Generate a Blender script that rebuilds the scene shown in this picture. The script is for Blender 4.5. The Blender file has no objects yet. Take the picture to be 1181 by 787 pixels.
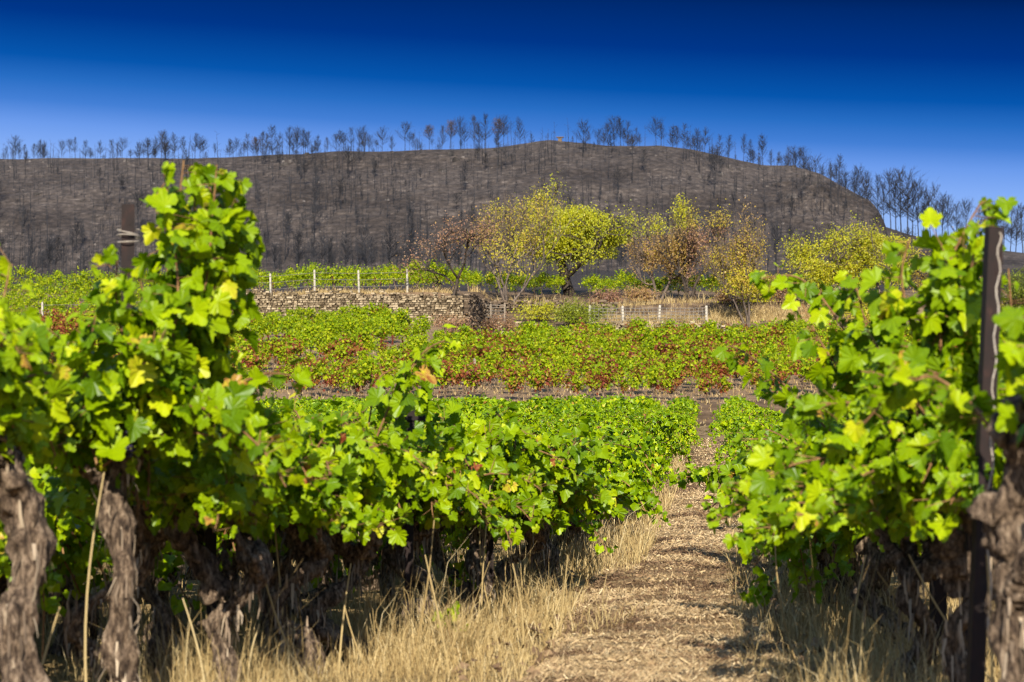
import bpy, math, random
import numpy as np
from mathutils import Vector

R = math.radians
SC = bpy.context.scene
COL = SC.collection

# ------------------------------------------------------------------ camera
F = 2788.0            # focal length in photo pixels (photo 1181 wide)
CX, CY = 590.5, 393.5
YAW = math.atan(235.5 / F)
PITCH = math.atan(59.5 / math.hypot(F, 235.5))
CAM = np.array([0.0, 0.0, 1.25])
FW = np.array([-math.sin(YAW) * math.cos(PITCH), math.cos(YAW) * math.cos(PITCH), math.sin(PITCH)])
RT = np.array([math.cos(YAW), math.sin(YAW), 0.0])
UP = np.cross(RT, FW)
cd = bpy.data.cameras.new('camera')
cam = bpy.data.objects.new('camera', cd)
COL.objects.link(cam)
cam.location = CAM
cam.rotation_euler = (R(90) + PITCH, 0, YAW)
cd.sensor_width = 36.0
cd.lens = F / 1181.0 * 36.0
cd.clip_end = 6000
cd.clip_start = 0.1
cd.dof.use_dof = True
cd.dof.focus_distance = 25.0
cd.dof.aperture_fstop = 5.4
SC.camera = cam

# ------------------------------------------------------------------ light
SUN_EL, SUN_AZ = R(29), R(175)      # compass bearing of the sun: behind the camera, slightly to its right
EXPO = 0.68
SC.view_settings.view_transform = 'Standard'
SC.view_settings.look = 'None'
SC.view_settings.exposure = EXPO
SC.view_settings.gamma = 1.0
SC.view_settings.use_curve_mapping = False
w = bpy.data.worlds.new('World')
SC.world = w
w.use_nodes = True
nt = w.node_tree
nt.nodes.clear()


def N(nt, t, **kw):
    n = nt.nodes.new(t)
    for k, v in kw.items():
        setattr(n, k, v)
    return n


def srgb(r, g, b):
    f = lambda c: (c / 12.92 if c <= 0.04045 else ((c + 0.055) / 1.055) ** 2.4)
    return tuple(f(c / 255.0) for c in (r, g, b))


def ramp(n, stops, interp='LINEAR'):
    cr = n.color_ramp
    cr.interpolation = interp
    while len(cr.elements) > 1:
        cr.elements.remove(cr.elements[-1])
    for i, (p, c) in enumerate(stops):
        e = cr.elements[0] if i == 0 else cr.elements.new(p)
        e.position = p
        e.color = (c[0], c[1], c[2], 1)


sky = N(nt, 'ShaderNodeTexSky', sky_type='NISHITA', sun_disc=False)
sky.sun_elevation = SUN_EL
sky.sun_rotation = SUN_AZ
sky.air_density = 1.0
sky.dust_density = 0.3
sky.ozone_density = 3.0
bg1 = N(nt, 'ShaderNodeBackground')
bg1.inputs['Strength'].default_value = 0.15
nt.links.new(sky.outputs[0], bg1.inputs[0])
tc = N(nt, 'ShaderNodeTexCoord')
sx = N(nt, 'ShaderNodeSeparateXYZ')
nt.links.new(tc.outputs['Generated'], sx.inputs[0])
# deep polarised blue low in the sky, darker towards the right of the view
azm = N(nt, 'ShaderNodeMath', operation='MULTIPLY_ADD')
nt.links.new(sx.outputs['X'], azm.inputs[0])
azm.inputs[1].default_value = 0.05
nt.links.new(sx.outputs['Z'], azm.inputs[2])
mr = N(nt, 'ShaderNodeMapRange')
mr.inputs['From Min'].default_value = 0.03
mr.inputs['From Max'].default_value = 0.19
nt.links.new(azm.outputs[0], mr.inputs['Value'])
rp = N(nt, 'ShaderNodeValToRGB')
k = 1.0 / (2 ** EXPO)
ramp(rp, [(p, [x * k for x in srgb(*c)]) for p, c in (
    (0.0, (185, 212, 252)), (0.2, (165, 198, 250)), (0.35, (132, 174, 246)), (0.41, (108, 156, 236)), (0.466, (68, 128, 214)), (0.52, (40, 110, 197)), (0.578, (6, 86, 174)),
    (0.69, (0, 54, 138)), (0.80, (0, 42, 112)), (0.866, (0, 28, 80)), (1.0, (0, 20, 60)))])
nt.links.new(mr.outputs[0], rp.inputs[0])
bg2 = N(nt, 'ShaderNodeBackground')
nt.links.new(rp.outputs[0], bg2.inputs[0])
mr2 = N(nt, 'ShaderNodeMapRange', interpolation_type='SMOOTHSTEP')
mr2.inputs['From Min'].default_value = 0.18
mr2.inputs['From Max'].default_value = 0.42
nt.links.new(sx.outputs['Z'], mr2.inputs['Value'])
mxs = N(nt, 'ShaderNodeMixShader')
nt.links.new(mr2.outputs[0], mxs.inputs[0])
nt.links.new(bg2.outputs[0], mxs.inputs[1])
nt.links.new(bg1.outputs[0], mxs.inputs[2])
wo = N(nt, 'ShaderNodeOutputWorld')
nt.links.new(mxs.outputs[0], wo.inputs[0])

sl = bpy.data.lights.new('sun', 'SUN')
sl.energy = 5.0
sl.angle = R(0.53)
sl.color = (1.0, 0.93, 0.80)
so = bpy.data.objects.new('sun', sl)
COL.objects.link(so)
SUND = np.array([math.sin(SUN_AZ) * math.cos(SUN_EL), math.cos(SUN_AZ) * math.cos(SUN_EL), math.sin(SUN_EL)])
so.rotation_euler = Vector(SUND).to_track_quat('Z', 'Y').to_euler()
so.location = (0, 0, 50)

cy = SC.cycles
cy.use_denoising = True
cy.filter_width = 1.1
cy.max_bounces = 6
cy.transparent_max_bounces = 6
cy.use_adaptive_sampling = True
cy.adaptive_threshold = 0.012
cy.sample_clamp_indirect = 4.0


# ------------------------------------------------------------------ helpers
def P(px, py, s):
    """World point seen at photo pixel (px, py) where one metre is s pixels."""
    d = F / s
    return CAM + d * (FW + (px - CX) / F * RT - (py - CY) / F * UP)


def X_at(px, Y):
    return Y * math.tan(-YAW + math.atan((px - CX) / F))


def _hash(ix, iy, iz, seed):
    n = (ix * 374761393 + iy * 668265263 + iz * 2147483647 + seed * 144665) & 0xffffffff
    n = ((n ^ (n >> 13)) * 1274126177) & 0xffffffff
    n = ((n ^ (n >> 16)) * 2246822519) & 0xffffffff
    return ((n ^ (n >> 15)) & 0xffff) / 65535.0


def vnoise(p, seed=0):
    p = np.asarray(p, float)
    i = np.floor(p).astype(np.int64)
    f = p - i
    u = f * f * (3 - 2 * f)
    out = 0
    for a in (0, 1):
        for b in (0, 1):
            for c in (0, 1):
                wgt = (u[..., 0] if a else 1 - u[..., 0]) * (u[..., 1] if b else 1 - u[..., 1]) * (u[..., 2] if c else 1 - u[..., 2])
                out = out + wgt * _hash(i[..., 0] + a, i[..., 1] + b, i[..., 2] + c, seed)
    return out * 2 - 1


def fbm(p, octaves=4, seed=0, gain=0.5):
    p = np.asarray(p, float)
    a, s, t = 1.0, 0, 0
    for o in range(octaves):
        s = s + a * vnoise(p * (2.03 ** o) + o * 17.3, seed + o)
        t += a
        a *= gain
    return s / t


def sstep(a, b, x):
    t = np.clip((np.asarray(x, float) - a) / (b - a), 0, 1)
    return t * t * (3 - 2 * t)


def nrm(v):
    return v / np.maximum(np.linalg.norm(v, axis=-1, keepdims=True), 1e-9)


class MB:
    """Collects vertices and faces; build() links them as ONE mesh object."""

    def __init__(self):
        self.V, self.L, self.S, self.T, self.M = [], [], [], [], []
        self.n = 0

    def add(self, V, Fc, tint=0.5, mat=0):
        V = np.asarray(V, float)
        Fc = np.asarray(Fc, np.int64)
        m, kk = Fc.shape
        self.V.append(V)
        self.L.append((Fc + self.n).ravel())
        self.S.append(np.full(m, kk, np.int32))
        t = np.asarray(tint, float)
        self.T.append(np.full(m, float(t)) if t.ndim == 0 else t)
        self.M.append(np.full(m, mat, np.int32))
        self.n += len(V)

    def tube(self, pts, rad, sides=6, tint=0.5, mat=0, disp=None, cap=True):
        pts = np.asarray(pts, float)
        n = len(pts)
        rad = np.broadcast_to(np.asarray(rad, float), (n,))
        t = np.gradient(pts, axis=0)
        t = nrm(t)
        ref = np.array([0.0, 1, 0]) if abs(t[0][1]) < 0.8 else np.array([1.0, 0, 0])
        u = np.cross(t[0], ref)
        u /= np.linalg.norm(u)
        V = []
        for i in range(n):
            u = u - t[i] * np.dot(u, t[i])
            u /= max(np.linalg.norm(u), 1e-9)
            v = np.cross(t[i], u)
            a = np.arange(sides) * 2 * np.pi / sides
            r = rad[i]
            ring = pts[i] + (np.cos(a)[:, None] * u + np.sin(a)[:, None] * v) * r
            V.append(ring)
        V = np.array(V)
        if disp is not None:
            V = disp(V, pts, rad)
        V = V.reshape(-1, 3)
        i, j = np.meshgrid(np.arange(n - 1), np.arange(sides), indexing='ij')
        j2 = (j + 1) % sides
        Fc = np.stack([i * sides + j, i * sides + j2, (i + 1) * sides + j2, (i + 1) * sides + j], -1).reshape(-1, 4)
        self.add(V, Fc, tint, mat)
        if cap:
            for k0, rev in ((0, True), (n - 1, False)):
                c = V[k0 * sides:(k0 + 1) * sides]
                VV = np.vstack([c, c.mean(0)])
                a = np.arange(sides)
                ff = np.stack([a, (a + 1) % sides, np.full(sides, sides)], -1)
                self.add(VV, ff[:, ::-1] if rev else ff, tint, mat)

    def segs(self, A, B, ra, rb, sides=3, tint=0.5, mat=0):
        A, B = np.asarray(A, float), np.asarray(B, float)
        if len(A) == 0:
            return
        ra = np.broadcast_to(ra, (len(A),))
        rb = np.broadcast_to(rb, (len(A),))
        t = nrm(B - A)
        ref = np.where(np.abs(t[:, 2:3]) < 0.9, np.array([[0.0, 0, 1]]), np.array([[1.0, 0, 0]]))
        u = nrm(np.cross(t, ref))
        v = np.cross(t, u)
        V = []
        for (C, r) in ((A, ra), (B, rb)):
            for q in range(sides):
                a = q * 2 * math.pi / sides
                V.append(C + (u * math.cos(a) + v * math.sin(a)) * r[:, None])
        V = np.stack(V, 1)
        base = (np.arange(len(A)) * 2 * sides)[:, None]
        Fs = []
        for q in range(sides):
            q2 = (q + 1) % sides
            Fs.append(np.concatenate([base + q, base + q2, base + sides + q2, base + sides + q], 1))
        Fc = np.stack(Fs, 1).reshape(-1, 4)
        tt = np.asarray(tint, float)
        if tt.ndim:
            tt = np.repeat(tt, sides)
        self.add(V.reshape(-1, 3), Fc, tt, mat)

    def cards(self, tv, tf, pos, tip, nor, size, tint, mat=0):
        """Copies a small leaf template to many places."""
        pos = np.asarray(pos, float)
        if len(pos) == 0:
            return
        y = nrm(np.asarray(tip, float))
        z = nrm(nor - y * (nor * y).sum(-1, keepdims=True))
        x = np.cross(y, z)
        size = np.broadcast_to(np.asarray(size, float), (len(pos),))
        V = pos[:, None, :] + size[:, None, None] * (tv[None, :, 0:1] * x[:, None] + tv[None, :, 1:2] * y[:, None] + tv[None, :, 2:3] * z[:, None])
        Fc = (tf[None] + (np.arange(len(pos)) * len(tv))[:, None, None]).reshape(-1, tf.shape[1])
        tt = np.repeat(np.broadcast_to(np.asarray(tint, float), (len(pos),)), len(tf))
        self.add(V.reshape(-1, 3), Fc, tt, mat)

    def box(self, c, size, rot=0.0, tint=0.5, mat=0):
        x, y, z = [q / 2 for q in size]
        V = np.array([[-x, -y, -z], [x, -y, -z], [x, y, -z], [-x, y, -z], [-x, -y, z], [x, -y, z], [x, y, z], [-x, y, z]])
        cr, sr = math.cos(rot), math.sin(rot)
        V = V @ np.array([[cr, sr, 0], [-sr, cr, 0], [0, 0, 1]]) + np.asarray(c, float)
        Fc = [[0, 3, 2, 1], [4, 5, 6, 7], [0, 1, 5, 4], [1, 2, 6, 5], [2, 3, 7, 6], [3, 0, 4, 7]]
        self.add(V, Fc, tint, mat)

    def build(self, name, mats, parent=None, smooth=False):
        me = bpy.data.meshes.new(name)
        V = np.vstack(self.V)
        L = np.concatenate(self.L).astype(np.int32)
        S = np.concatenate(self.S)
        me.vertices.add(len(V))
        me.vertices.foreach_set('co', V.astype(np.float32).ravel())
        me.loops.add(len(L))
        me.loops.foreach_set('vertex_index', L)
        me.polygons.add(len(S))
        st = np.zeros(len(S), np.int32)
        st[1:] = np.cumsum(S)[:-1]
        me.polygons.foreach_set('loop_start', st)
        for m in (mats if isinstance(mats, (list, tuple)) else [mats]):
            me.materials.append(m)
        me.polygons.foreach_set('material_index', np.concatenate(self.M))
        a = me.attributes.new('tint', 'FLOAT', 'FACE')
        a.data.foreach_set('value', np.concatenate(self.T).astype(np.float32))
        me.polygons.foreach_set('use_smooth', np.full(len(S), smooth))
        me.update(calc_edges=True)
        o = bpy.data.objects.new(name, me)
        COL.objects.link(o)
        if parent is not None:
            o.parent = parent
        return o


def tag(o, label=None, cat=None, group=None, kind=None):
    for kk, v in (('label', label), ('category', cat), ('group', group), ('kind', kind)):
        if v:
            o[kk] = v
    return o


def empty(name, loc, rz=0.0):
    o = bpy.data.objects.new(name, None)
    COL.objects.link(o)
    o.location = [float(q) for q in loc]
    o.rotation_euler = (0, 0, rz)
    o.empty_display_size = 0.1
    return o


def copy_tree(o, parent=None):
    c = o.copy()
    COL.objects.link(c)
    if parent is not None:
        c.parent = parent
    for ch in list(o.children):
        copy_tree(ch, c)
    return c


# ------------------------------------------------------------------ materials
def new_mat(name):
    m = bpy.data.materials.new(name)
    m.use_nodes = True
    t = m.node_tree
    t.nodes.clear()
    return m, t


def leaf_mat(name, stops, trans=0.38, rough=0.42, tcol=(1.25, 1.15, 0.6), spec=0.45):
    m, t = new_mat(name)
    at = N(t, 'ShaderNodeAttribute', attribute_name='tint')
    oi = N(t, 'ShaderNodeObjectInfo')
    ad = N(t, 'ShaderNodeMath', operation='MULTIPLY_ADD')
    t.links.new(oi.outputs['Random'], ad.inputs[0])
    ad.inputs[1].default_value = 0.10
    t.links.new(at.outputs['Fac'], ad.inputs[2])
    sb = N(t, 'ShaderNodeMath', operation='SUBTRACT')
    t.links.new(ad.outputs[0], sb.inputs[0])
    sb.inputs[1].default_value = 0.05
    geo = N(t, 'ShaderNodeNewGeometry')
    no = N(t, 'ShaderNodeTexNoise')
    no.inputs['Scale'].default_value = 38
    no.inputs['Detail'].default_value = 3
    t.links.new(geo.outputs['Position'], no.inputs['Vector'])
    n2 = N(t, 'ShaderNodeMath', operation='MULTIPLY_ADD')
    t.links.new(no.outputs['Fac'], n2.inputs[0])
    n2.inputs[1].default_value = 0.22
    t.links.new(sb.outputs[0], n2.inputs[2])
    n3 = N(t, 'ShaderNodeMath', operation='SUBTRACT')
    t.links.new(n2.outputs[0], n3.inputs[0])
    n3.inputs[1].default_value = 0.11
    cr = N(t, 'ShaderNodeValToRGB')
    ramp(cr, stops)
    t.links.new(n3.outputs[0], cr.inputs[0])
    pb = N(t, 'ShaderNodeBsdfPrincipled')
    pb.inputs['Roughness'].default_value = rough
    pb.inputs['Specular IOR Level'].default_value = spec
    t.links.new(cr.outputs[0], pb.inputs['Base Color'])
    mul = N(t, 'ShaderNodeMix', data_type='RGBA', blend_type='MULTIPLY')
    mul.inputs[0].default_value = 1.0
    t.links.new(cr.outputs[0], mul.inputs[6])
    mul.inputs[7].default_value = (*tcol, 1)
    tr = N(t, 'ShaderNodeBsdfTranslucent')
    t.links.new(mul.outputs[2], tr.inputs[0])
    mx = N(t, 'ShaderNodeMixShader')
    mx.inputs[0].default_value = trans
    t.links.new(pb.outputs[0], mx.inputs[1])
    t.links.new(tr.outputs[0], mx.inputs[2])
    bp = N(t, 'ShaderNodeBump')
    bp.inputs['Strength'].default_value = 0.25
    bp.inputs['Distance'].default_value = 0.01
    t.links.new(no.outputs['Fac'], bp.inputs['Height'])
    t.links.new(bp.outputs[0], pb.inputs['Normal'])
    out = N(t, 'ShaderNodeOutputMaterial')
    t.links.new(mx.outputs[0], out.inputs[0])
    return m


def noise_mat(name, stops, scale=(8, 8, 8), detail=6, rough=0.9, bump=0.5, bdist=0.02, coord='Object', second=None, tint_amt=0.0, spec=0.2, nrough=0.6, rscale=1.0):
    """Colour from a stretched noise, optionally multiplied by a second noise (scale, stops), optionally shifted by the tint attribute."""
    m, t = new_mat(name)
    if coord == 'Position':
        src = N(t, 'ShaderNodeNewGeometry').outputs['Position']
    else:
        src = N(t, 'ShaderNodeTexCoord').outputs['Object']
    mp = N(t, 'ShaderNodeMapping')
    mp.inputs['Scale'].default_value = scale
    t.links.new(src, mp.inputs[0])
    no = N(t, 'ShaderNodeTexNoise')
    no.inputs['Scale'].default_value = 1
    no.inputs['Detail'].default_value = detail
    no.inputs['Roughness'].default_value = nrough
    t.links.new(mp.outputs[0], no.inputs['Vector'])
    fac = no.outputs['Fac']
    if tint_amt:
        at = N(t, 'ShaderNodeAttribute', attribute_name='tint')
        a1 = N(t, 'ShaderNodeMath', operation='SUBTRACT')
        t.links.new(at.outputs['Fac'], a1.inputs[0])
        a1.inputs[1].default_value = 0.5
        a2 = N(t, 'ShaderNodeMath', operation='MULTIPLY_ADD')
        t.links.new(a1.outputs[0], a2.inputs[0])
        a2.inputs[1].default_value = tint_amt
        t.links.new(fac, a2.inputs[2])
        fac = a2.outputs[0]
    cr = N(t, 'ShaderNodeValToRGB')
    ramp(cr, stops)
    t.links.new(fac, cr.inputs[0])
    col = cr.outputs[0]
    if second:
        mp2 = N(t, 'ShaderNodeMapping')
        mp2.inputs['Scale'].default_value = second[0]
        t.links.new(src, mp2.inputs[0])
        no2 = N(t, 'ShaderNodeTexNoise')
        no2.inputs['Scale'].default_value = 1
        no2.inputs['Detail'].default_value = 4
        t.links.new(mp2.outputs[0], no2.inputs['Vector'])
        cr2 = N(t, 'ShaderNodeValToRGB')
        ramp(cr2, second[1])
        t.links.new(no2.outputs['Fac'], cr2.inputs[0])
        mul = N(t, 'ShaderNodeMix', data_type='RGBA', blend_type='MULTIPLY')
        mul.inputs[0].default_value = 1.0
        t.links.new(col, mul.inputs[6])
        t.links.new(cr2.outputs[0], mul.inputs[7])
        col = mul.outputs[2]
    pb = N(t, 'ShaderNodeBsdfPrincipled')
    pb.inputs['Roughness'].default_value = rough
    pb.inputs['Specular IOR Level'].default_value = spec
    t.links.new(col, pb.inputs['Base Color'])
    if bump:
        bp = N(t, 'ShaderNodeBump')
        bp.inputs['Strength'].default_value = bump
        bp.inputs['Distance'].default_value = bdist
        t.links.new(no.outputs['Fac'], bp.inputs['Height'])
        t.links.new(bp.outputs[0], pb.inputs['Normal'])
    out = N(t, 'ShaderNodeOutputMaterial')
    t.links.new(pb.outputs[0], out.inputs[0])
    return m


def tint_mat(name, stops, rough=0.8, spec=0.2, trans=0.0):
    m, t = new_mat(name)
    at = N(t, 'ShaderNodeAttribute', attribute_name='tint')
    cr = N(t, 'ShaderNodeValToRGB')
    ramp(cr, stops)
    t.links.new(at.outputs['Fac'], cr.inputs[0])
    pb = N(t, 'ShaderNodeBsdfPrincipled')
    pb.inputs['Roughness'].default_value = rough
    pb.inputs['Specular IOR Level'].default_value = spec
    t.links.new(cr.outputs[0], pb.inputs['Base Color'])
    out = N(t, 'ShaderNodeOutputMaterial')
    if trans:
        tr = N(t, 'ShaderNodeBsdfTranslucent')
        t.links.new(cr.outputs[0], tr.inputs[0])
        mx = N(t, 'ShaderNodeMixShader')
        mx.inputs[0].default_value = trans
        t.links.new(pb.outputs[0], mx.inputs[1])
        t.links.new(tr.outputs[0], mx.inputs[2])
        t.links.new(mx.outputs[0], out.inputs[0])
    else:
        t.links.new(pb.outputs[0], out.inputs[0])
    return m


M = {}
VINE = [(0.0, (0.02, 0.058, 0.001)), (0.3, (0.105, 0.19, 0.001)), (0.6, (0.26, 0.365, 0.001)), (0.80, (0.42, 0.48, 0.003)), (0.90, (0.50, 0.46, 0.02)),
        (0.96, (0.40, 0.20, 0.05)), (1.0, (0.22, 0.05, 0.02))]
M['vine_leaf'] = leaf_mat('vine_leaf', VINE, trans=0.25, spec=0.22, rough=0.40, tcol=(1.05, 1.2, 0.25))
M['bush_leaf'] = leaf_mat('bush_leaf', [(0.0, (0.07, 0.14, 0.005)), (0.3, (0.23, 0.33, 0.005)), (0.5, (0.42, 0.46, 0.010)), (0.62, (0.34, 0.36, 0.02)), (0.72, (0.30, 0.15, 0.03)),
                                        (0.82, (0.26, 0.06, 0.03)), (1.0, (0.16, 0.045, 0.03))], trans=0.35, spec=0.15)
M['orchard_leaf'] = leaf_mat('orchard_leaf', [(0.0, (0.09, 0.12, 0.01)), (0.25, (0.33, 0.37, 0.012)), (0.5, (0.54, 0.49, 0.018)), (0.7, (0.44, 0.30, 0.05)), (0.85, (0.42, 0.26, 0.11)),
                                              (1.0, (0.32, 0.165, 0.11))], trans=0.35)
M['bark'] = noise_mat('vine_bark', [(0.36, (0.012, 0.008, 0.006)), (0.47, (0.085, 0.056, 0.037)), (0.57, (0.25, 0.175, 0.115)), (0.70, (0.54, 0.42, 0.29))],
                      scale=(48, 48, 18), detail=9, bump=1.0, bdist=0.02, nrough=0.75)
M['bark_strip'] = tint_mat('bark_strip', [(0.0, (0.05, 0.035, 0.024)), (0.5, (0.22, 0.16, 0.11)), (1.0, (0.42, 0.33, 0.23))], rough=0.9, spec=0.1)
M['cane'] = noise_mat('vine_cane', [(0.3, (0.13, 0.06, 0.025)), (0.7, (0.30, 0.17, 0.07))], scale=(40, 40, 40), bump=0)
M['tree_bark'] = noise_mat('tree_bark', [(0.3, (0.02, 0.016, 0.013)), (0.7, (0.10, 0.075, 0.055))], scale=(9, 9, 3), bump=0.6, bdist=0.03)
M['pale_bark'] = noise_mat('pale_bark', [(0.3, (0.05, 0.04, 0.032)), (0.7, (0.20, 0.15, 0.115))], scale=(9, 9, 3), bump=0.6, bdist=0.03)
M['char'] = tint_mat('charred_wood', [(0.0, (0.019, 0.019, 0.021)), (0.5, (0.036, 0.036, 0.041)), (0.8, (0.07, 0.064, 0.064)), (1.0, (0.14, 0.07, 0.03))], rough=0.9, spec=0.1)
M['straw'] = tint_mat('straw', [(0.0, (0.12, 0.075, 0.03)), (0.4, (0.33, 0.225, 0.09)), (0.8, (0.52, 0.39, 0.18)), (1.0, (0.66, 0.53, 0.30))], rough=0.7, trans=0.15)
M['litter'] = tint_mat('litter', [(0.0, (0.09, 0.05, 0.028)), (0.35, (0.28, 0.18, 0.095)), (0.75, (0.48, 0.345, 0.18)), (1.0, (0.66, 0.52, 0.31))], rough=0.75)
M['path'] = noise_mat('path_straw', [(0.25, (0.12, 0.08, 0.045)), (0.5, (0.28, 0.20, 0.105)), (0.75, (0.45, 0.34, 0.20))], scale=(30, 60, 30), detail=8, bump=0.6, bdist=0.02,
                      coord='Position', second=((2.0, 7.0, 2.2), [(0.40, (0.30, 0.23, 0.18)), (0.53, (1, 0.97, 0.92))]))
M['rust'] = noise_mat('rust', [(0.3, (0.008, 0.005, 0.004)), (0.6, (0.018, 0.008, 0.006)), (0.8, (0.05, 0.020, 0.013))], scale=(30, 30, 12), bump=0.3, bdist=0.003, rough=0.75, spec=0.3)
M['wire'] = noise_mat('old_wire', [(0.3, (0.22, 0.18, 0.14)), (0.7, (0.42, 0.36, 0.29))], scale=(60, 60, 60), bump=0, rough=0.6, spec=0.4)
M['fence_wire'] = noise_mat('fence_wire', [(0.3, (0.14, 0.12, 0.10)), (0.7, (0.28, 0.25, 0.21))], scale=(60, 60, 60), bump=0, rough=0.6, spec=0.3)
M['concrete'] = noise_mat('concrete', [(0.3, (0.32, 0.28, 0.22)), (0.7, (0.48, 0.44, 0.36))], scale=(12, 12, 5), bump=0.2)
M['wood'] = noise_mat('weathered_wood', [(0.3, (0.16, 0.12, 0.085)), (0.7, (0.33, 0.27, 0.20))], scale=(30, 30, 6), bump=0.3, bdist=0.005)
M['stone'] = noise_mat('dry_stone', [(0.25, (0.10, 0.072, 0.042)), (0.48, (0.24, 0.18, 0.108)), (0.72, (0.40, 0.315, 0.20))], scale=(9, 9, 9), bump=0.6, bdist=0.03, coord='Position', tint_amt=0.55)
M['dark_stone'] = noise_mat('dark_stone', [(0.28, (0.05, 0.037, 0.024)), (0.5, (0.13, 0.09, 0.06)), (0.72, (0.24, 0.18, 0.12))], scale=(9, 9, 9), bump=0.6, bdist=0.03, coord='Position', tint_amt=0.5)
M['grape'] = noise_mat('grape_skin', [(0.3, (0.008, 0.006, 0.018)), (0.7, (0.03, 0.022, 0.055))], scale=(60, 60, 60), bump=0, rough=0.45, spec=0.4)
M['burnt_earth'] = noise_mat('burnt_earth', [(0.30, (0.024, 0.0195, 0.0175)), (0.46, (0.062, 0.050, 0.044)), (0.58, (0.105, 0.084, 0.072)), (0.70, (0.23, 0.190, 0.165))], scale=(0.55, 0.55, 0.9),
                             detail=10, bump=0.7, bdist=1.0, coord='Position', nrough=0.72, second=((0.035, 0.035, 0.10), [(0.32, (0.5, 0.48, 0.47)), (0.6, (1.0, 0.98, 0.95))]))


def ground_mat():
    m, t = new_mat('ground')
    geo = N(t, 'ShaderNodeNewGeometry')
    zone = N(t, 'ShaderNodeAttribute', attribute_name='zone')

    def no(scale, detail=6):
        mp = N(t, 'ShaderNodeMapping')
        mp.inputs['Scale'].default_value = scale
        t.links.new(geo.outputs['Position'], mp.inputs[0])
        n = N(t, 'ShaderNodeTexNoise')
        n.inputs['Scale'].default_value = 1
        n.inputs['Detail'].default_value = detail
        n.inputs['Roughness'].default_value = 0.65
        t.links.new(mp.outputs[0], n.inputs['Vector'])
        return n
    n1 = no((14, 14, 14), 8)
    n2 = no((0.9, 0.9, 2.5), 6)
    outc = None
    sets = [
        [(0.28, (0.11, 0.07, 0.032)), (0.5, (0.27, 0.185, 0.082)), (0.74, (0.44, 0.33, 0.16))],       # straw-covered field
        [(0.30, (0.10, 0.058, 0.032)), (0.5, (0.24, 0.155, 0.088)), (0.72, (0.42, 0.30, 0.18))],        # pinkish dry terrace
        [(0.30, (0.035, 0.023, 0.014)), (0.52, (0.12, 0.08, 0.05)), (0.74, (0.28, 0.20, 0.12))],    # earth bank
        [(0.30, (0.018, 0.015, 0.013)), (0.55, (0.05, 0.041, 0.036)), (0.78, (0.13, 0.10, 0.085))],      # scrub below the hill
    ]
    for i, s in enumerate(sets):
        cr = N(t, 'ShaderNodeValToRGB')
        ramp(cr, s)
        t.links.new((n1 if i < 2 else n2).outputs['Fac'], cr.inputs[0])
        if outc is None:
            outc = cr.outputs[0]
            continue
        a = N(t, 'ShaderNodeMath', operation='SUBTRACT')
        t.links.new(zone.outputs['Fac'], a.inputs[0])
        a.inputs[1].default_value = i - 1
        a.use_clamp = True
        mx = N(t, 'ShaderNodeMix', data_type='RGBA')
        t.links.new(a.outputs[0], mx.inputs[0])
        t.links.new(outc, mx.inputs[6])
        t.links.new(cr.outputs[0], mx.inputs[7])
        outc = mx.outputs[2]
    pb = N(t, 'ShaderNodeBsdfPrincipled')
    pb.inputs['Roughness'].default_value = 0.95
    pb.inputs['Specular IOR Level'].default_value = 0.1
    t.links.new(outc, pb.inputs['Base Color'])
    bp = N(t, 'ShaderNodeBump')
    bp.inputs['Strength'].default_value = 0.8
    bp.inputs['Distance'].default_value = 0.04
    t.links.new(n1.outputs['Fac'], bp.inputs['Height'])
    t.links.new(bp.outputs[0], pb.inputs['Normal'])
    out = N(t, 'ShaderNodeOutputMaterial')
    t.links.new(pb.outputs[0], out.inputs[0])
    return m


M['ground'] = ground_mat()


# ------------------------------------------------------------------ terrain
WALL_Y = 140.0
WX0, WX1 = X_at(272, WALL_Y), X_at(516, WALL_Y)     # the tall dry-stone wall of the upper terrace
LOW_Y = 149.0
LX0, LX1 = X_at(548, LOW_Y), X_at(935, LOW_Y)       # the low stone edge under the fence
BACK_Y = 156.0


def T(X, Y):
    X, Y = np.asarray(X, float), np.asarray(Y, float)
    bank = (0.92 + 0.14 * vnoise(np.stack([X * 0.35, Y * 0.3, Y * 0], -1), 4)) * sstep(86.4, 88.0, Y + 0.9 * fbm(np.stack([X * 0.35, Y * 0, Y * 0], -1), 3, 3))
    # right part: low wall, then set-back bank
    zr = bank + (4.85 - 0.95) * np.clip((Y - 88) / 61.0, 0, 1) + 0.75 * sstep(149.0, 149.5, Y) + 0.7 * np.clip((Y - 149.5) / 6.5, 0, 1) + 0.65 * sstep(156, 156.5, Y) + 1.6 * np.clip((Y - 156.5) / 19, 0, 1)
    # left part: tall wall
    zl = bank + (5.3 - 0.95) * np.clip((Y - 88) / 52.0, 0, 1) + 1.75 * sstep(140.05, 140.5, Y) + 1.5 * np.clip((Y - 140.5) / 35, 0, 1)
    # far left: no wall, one even slope
    zf = bank + (5.3 - 0.95) * np.clip((Y - 88) / 52.0, 0, 1) + 3.25 * sstep(138, 172, Y)
    a = sstep(WX1 + 0.3, WX1 + 0.9, X)
    b = sstep(WX0 - 5.0, WX0 - 0.6, X)
    z = zf * (1 - b) + zl * b * (1 - a) + zr * a * b
    z = z + 20.2 * np.clip((Y - 175) / 370.0, 0, 1)
    z = z + 0.012 * vnoise(np.stack([X * 2, Y * 2, Y * 0], -1), 5)
    return z


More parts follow.
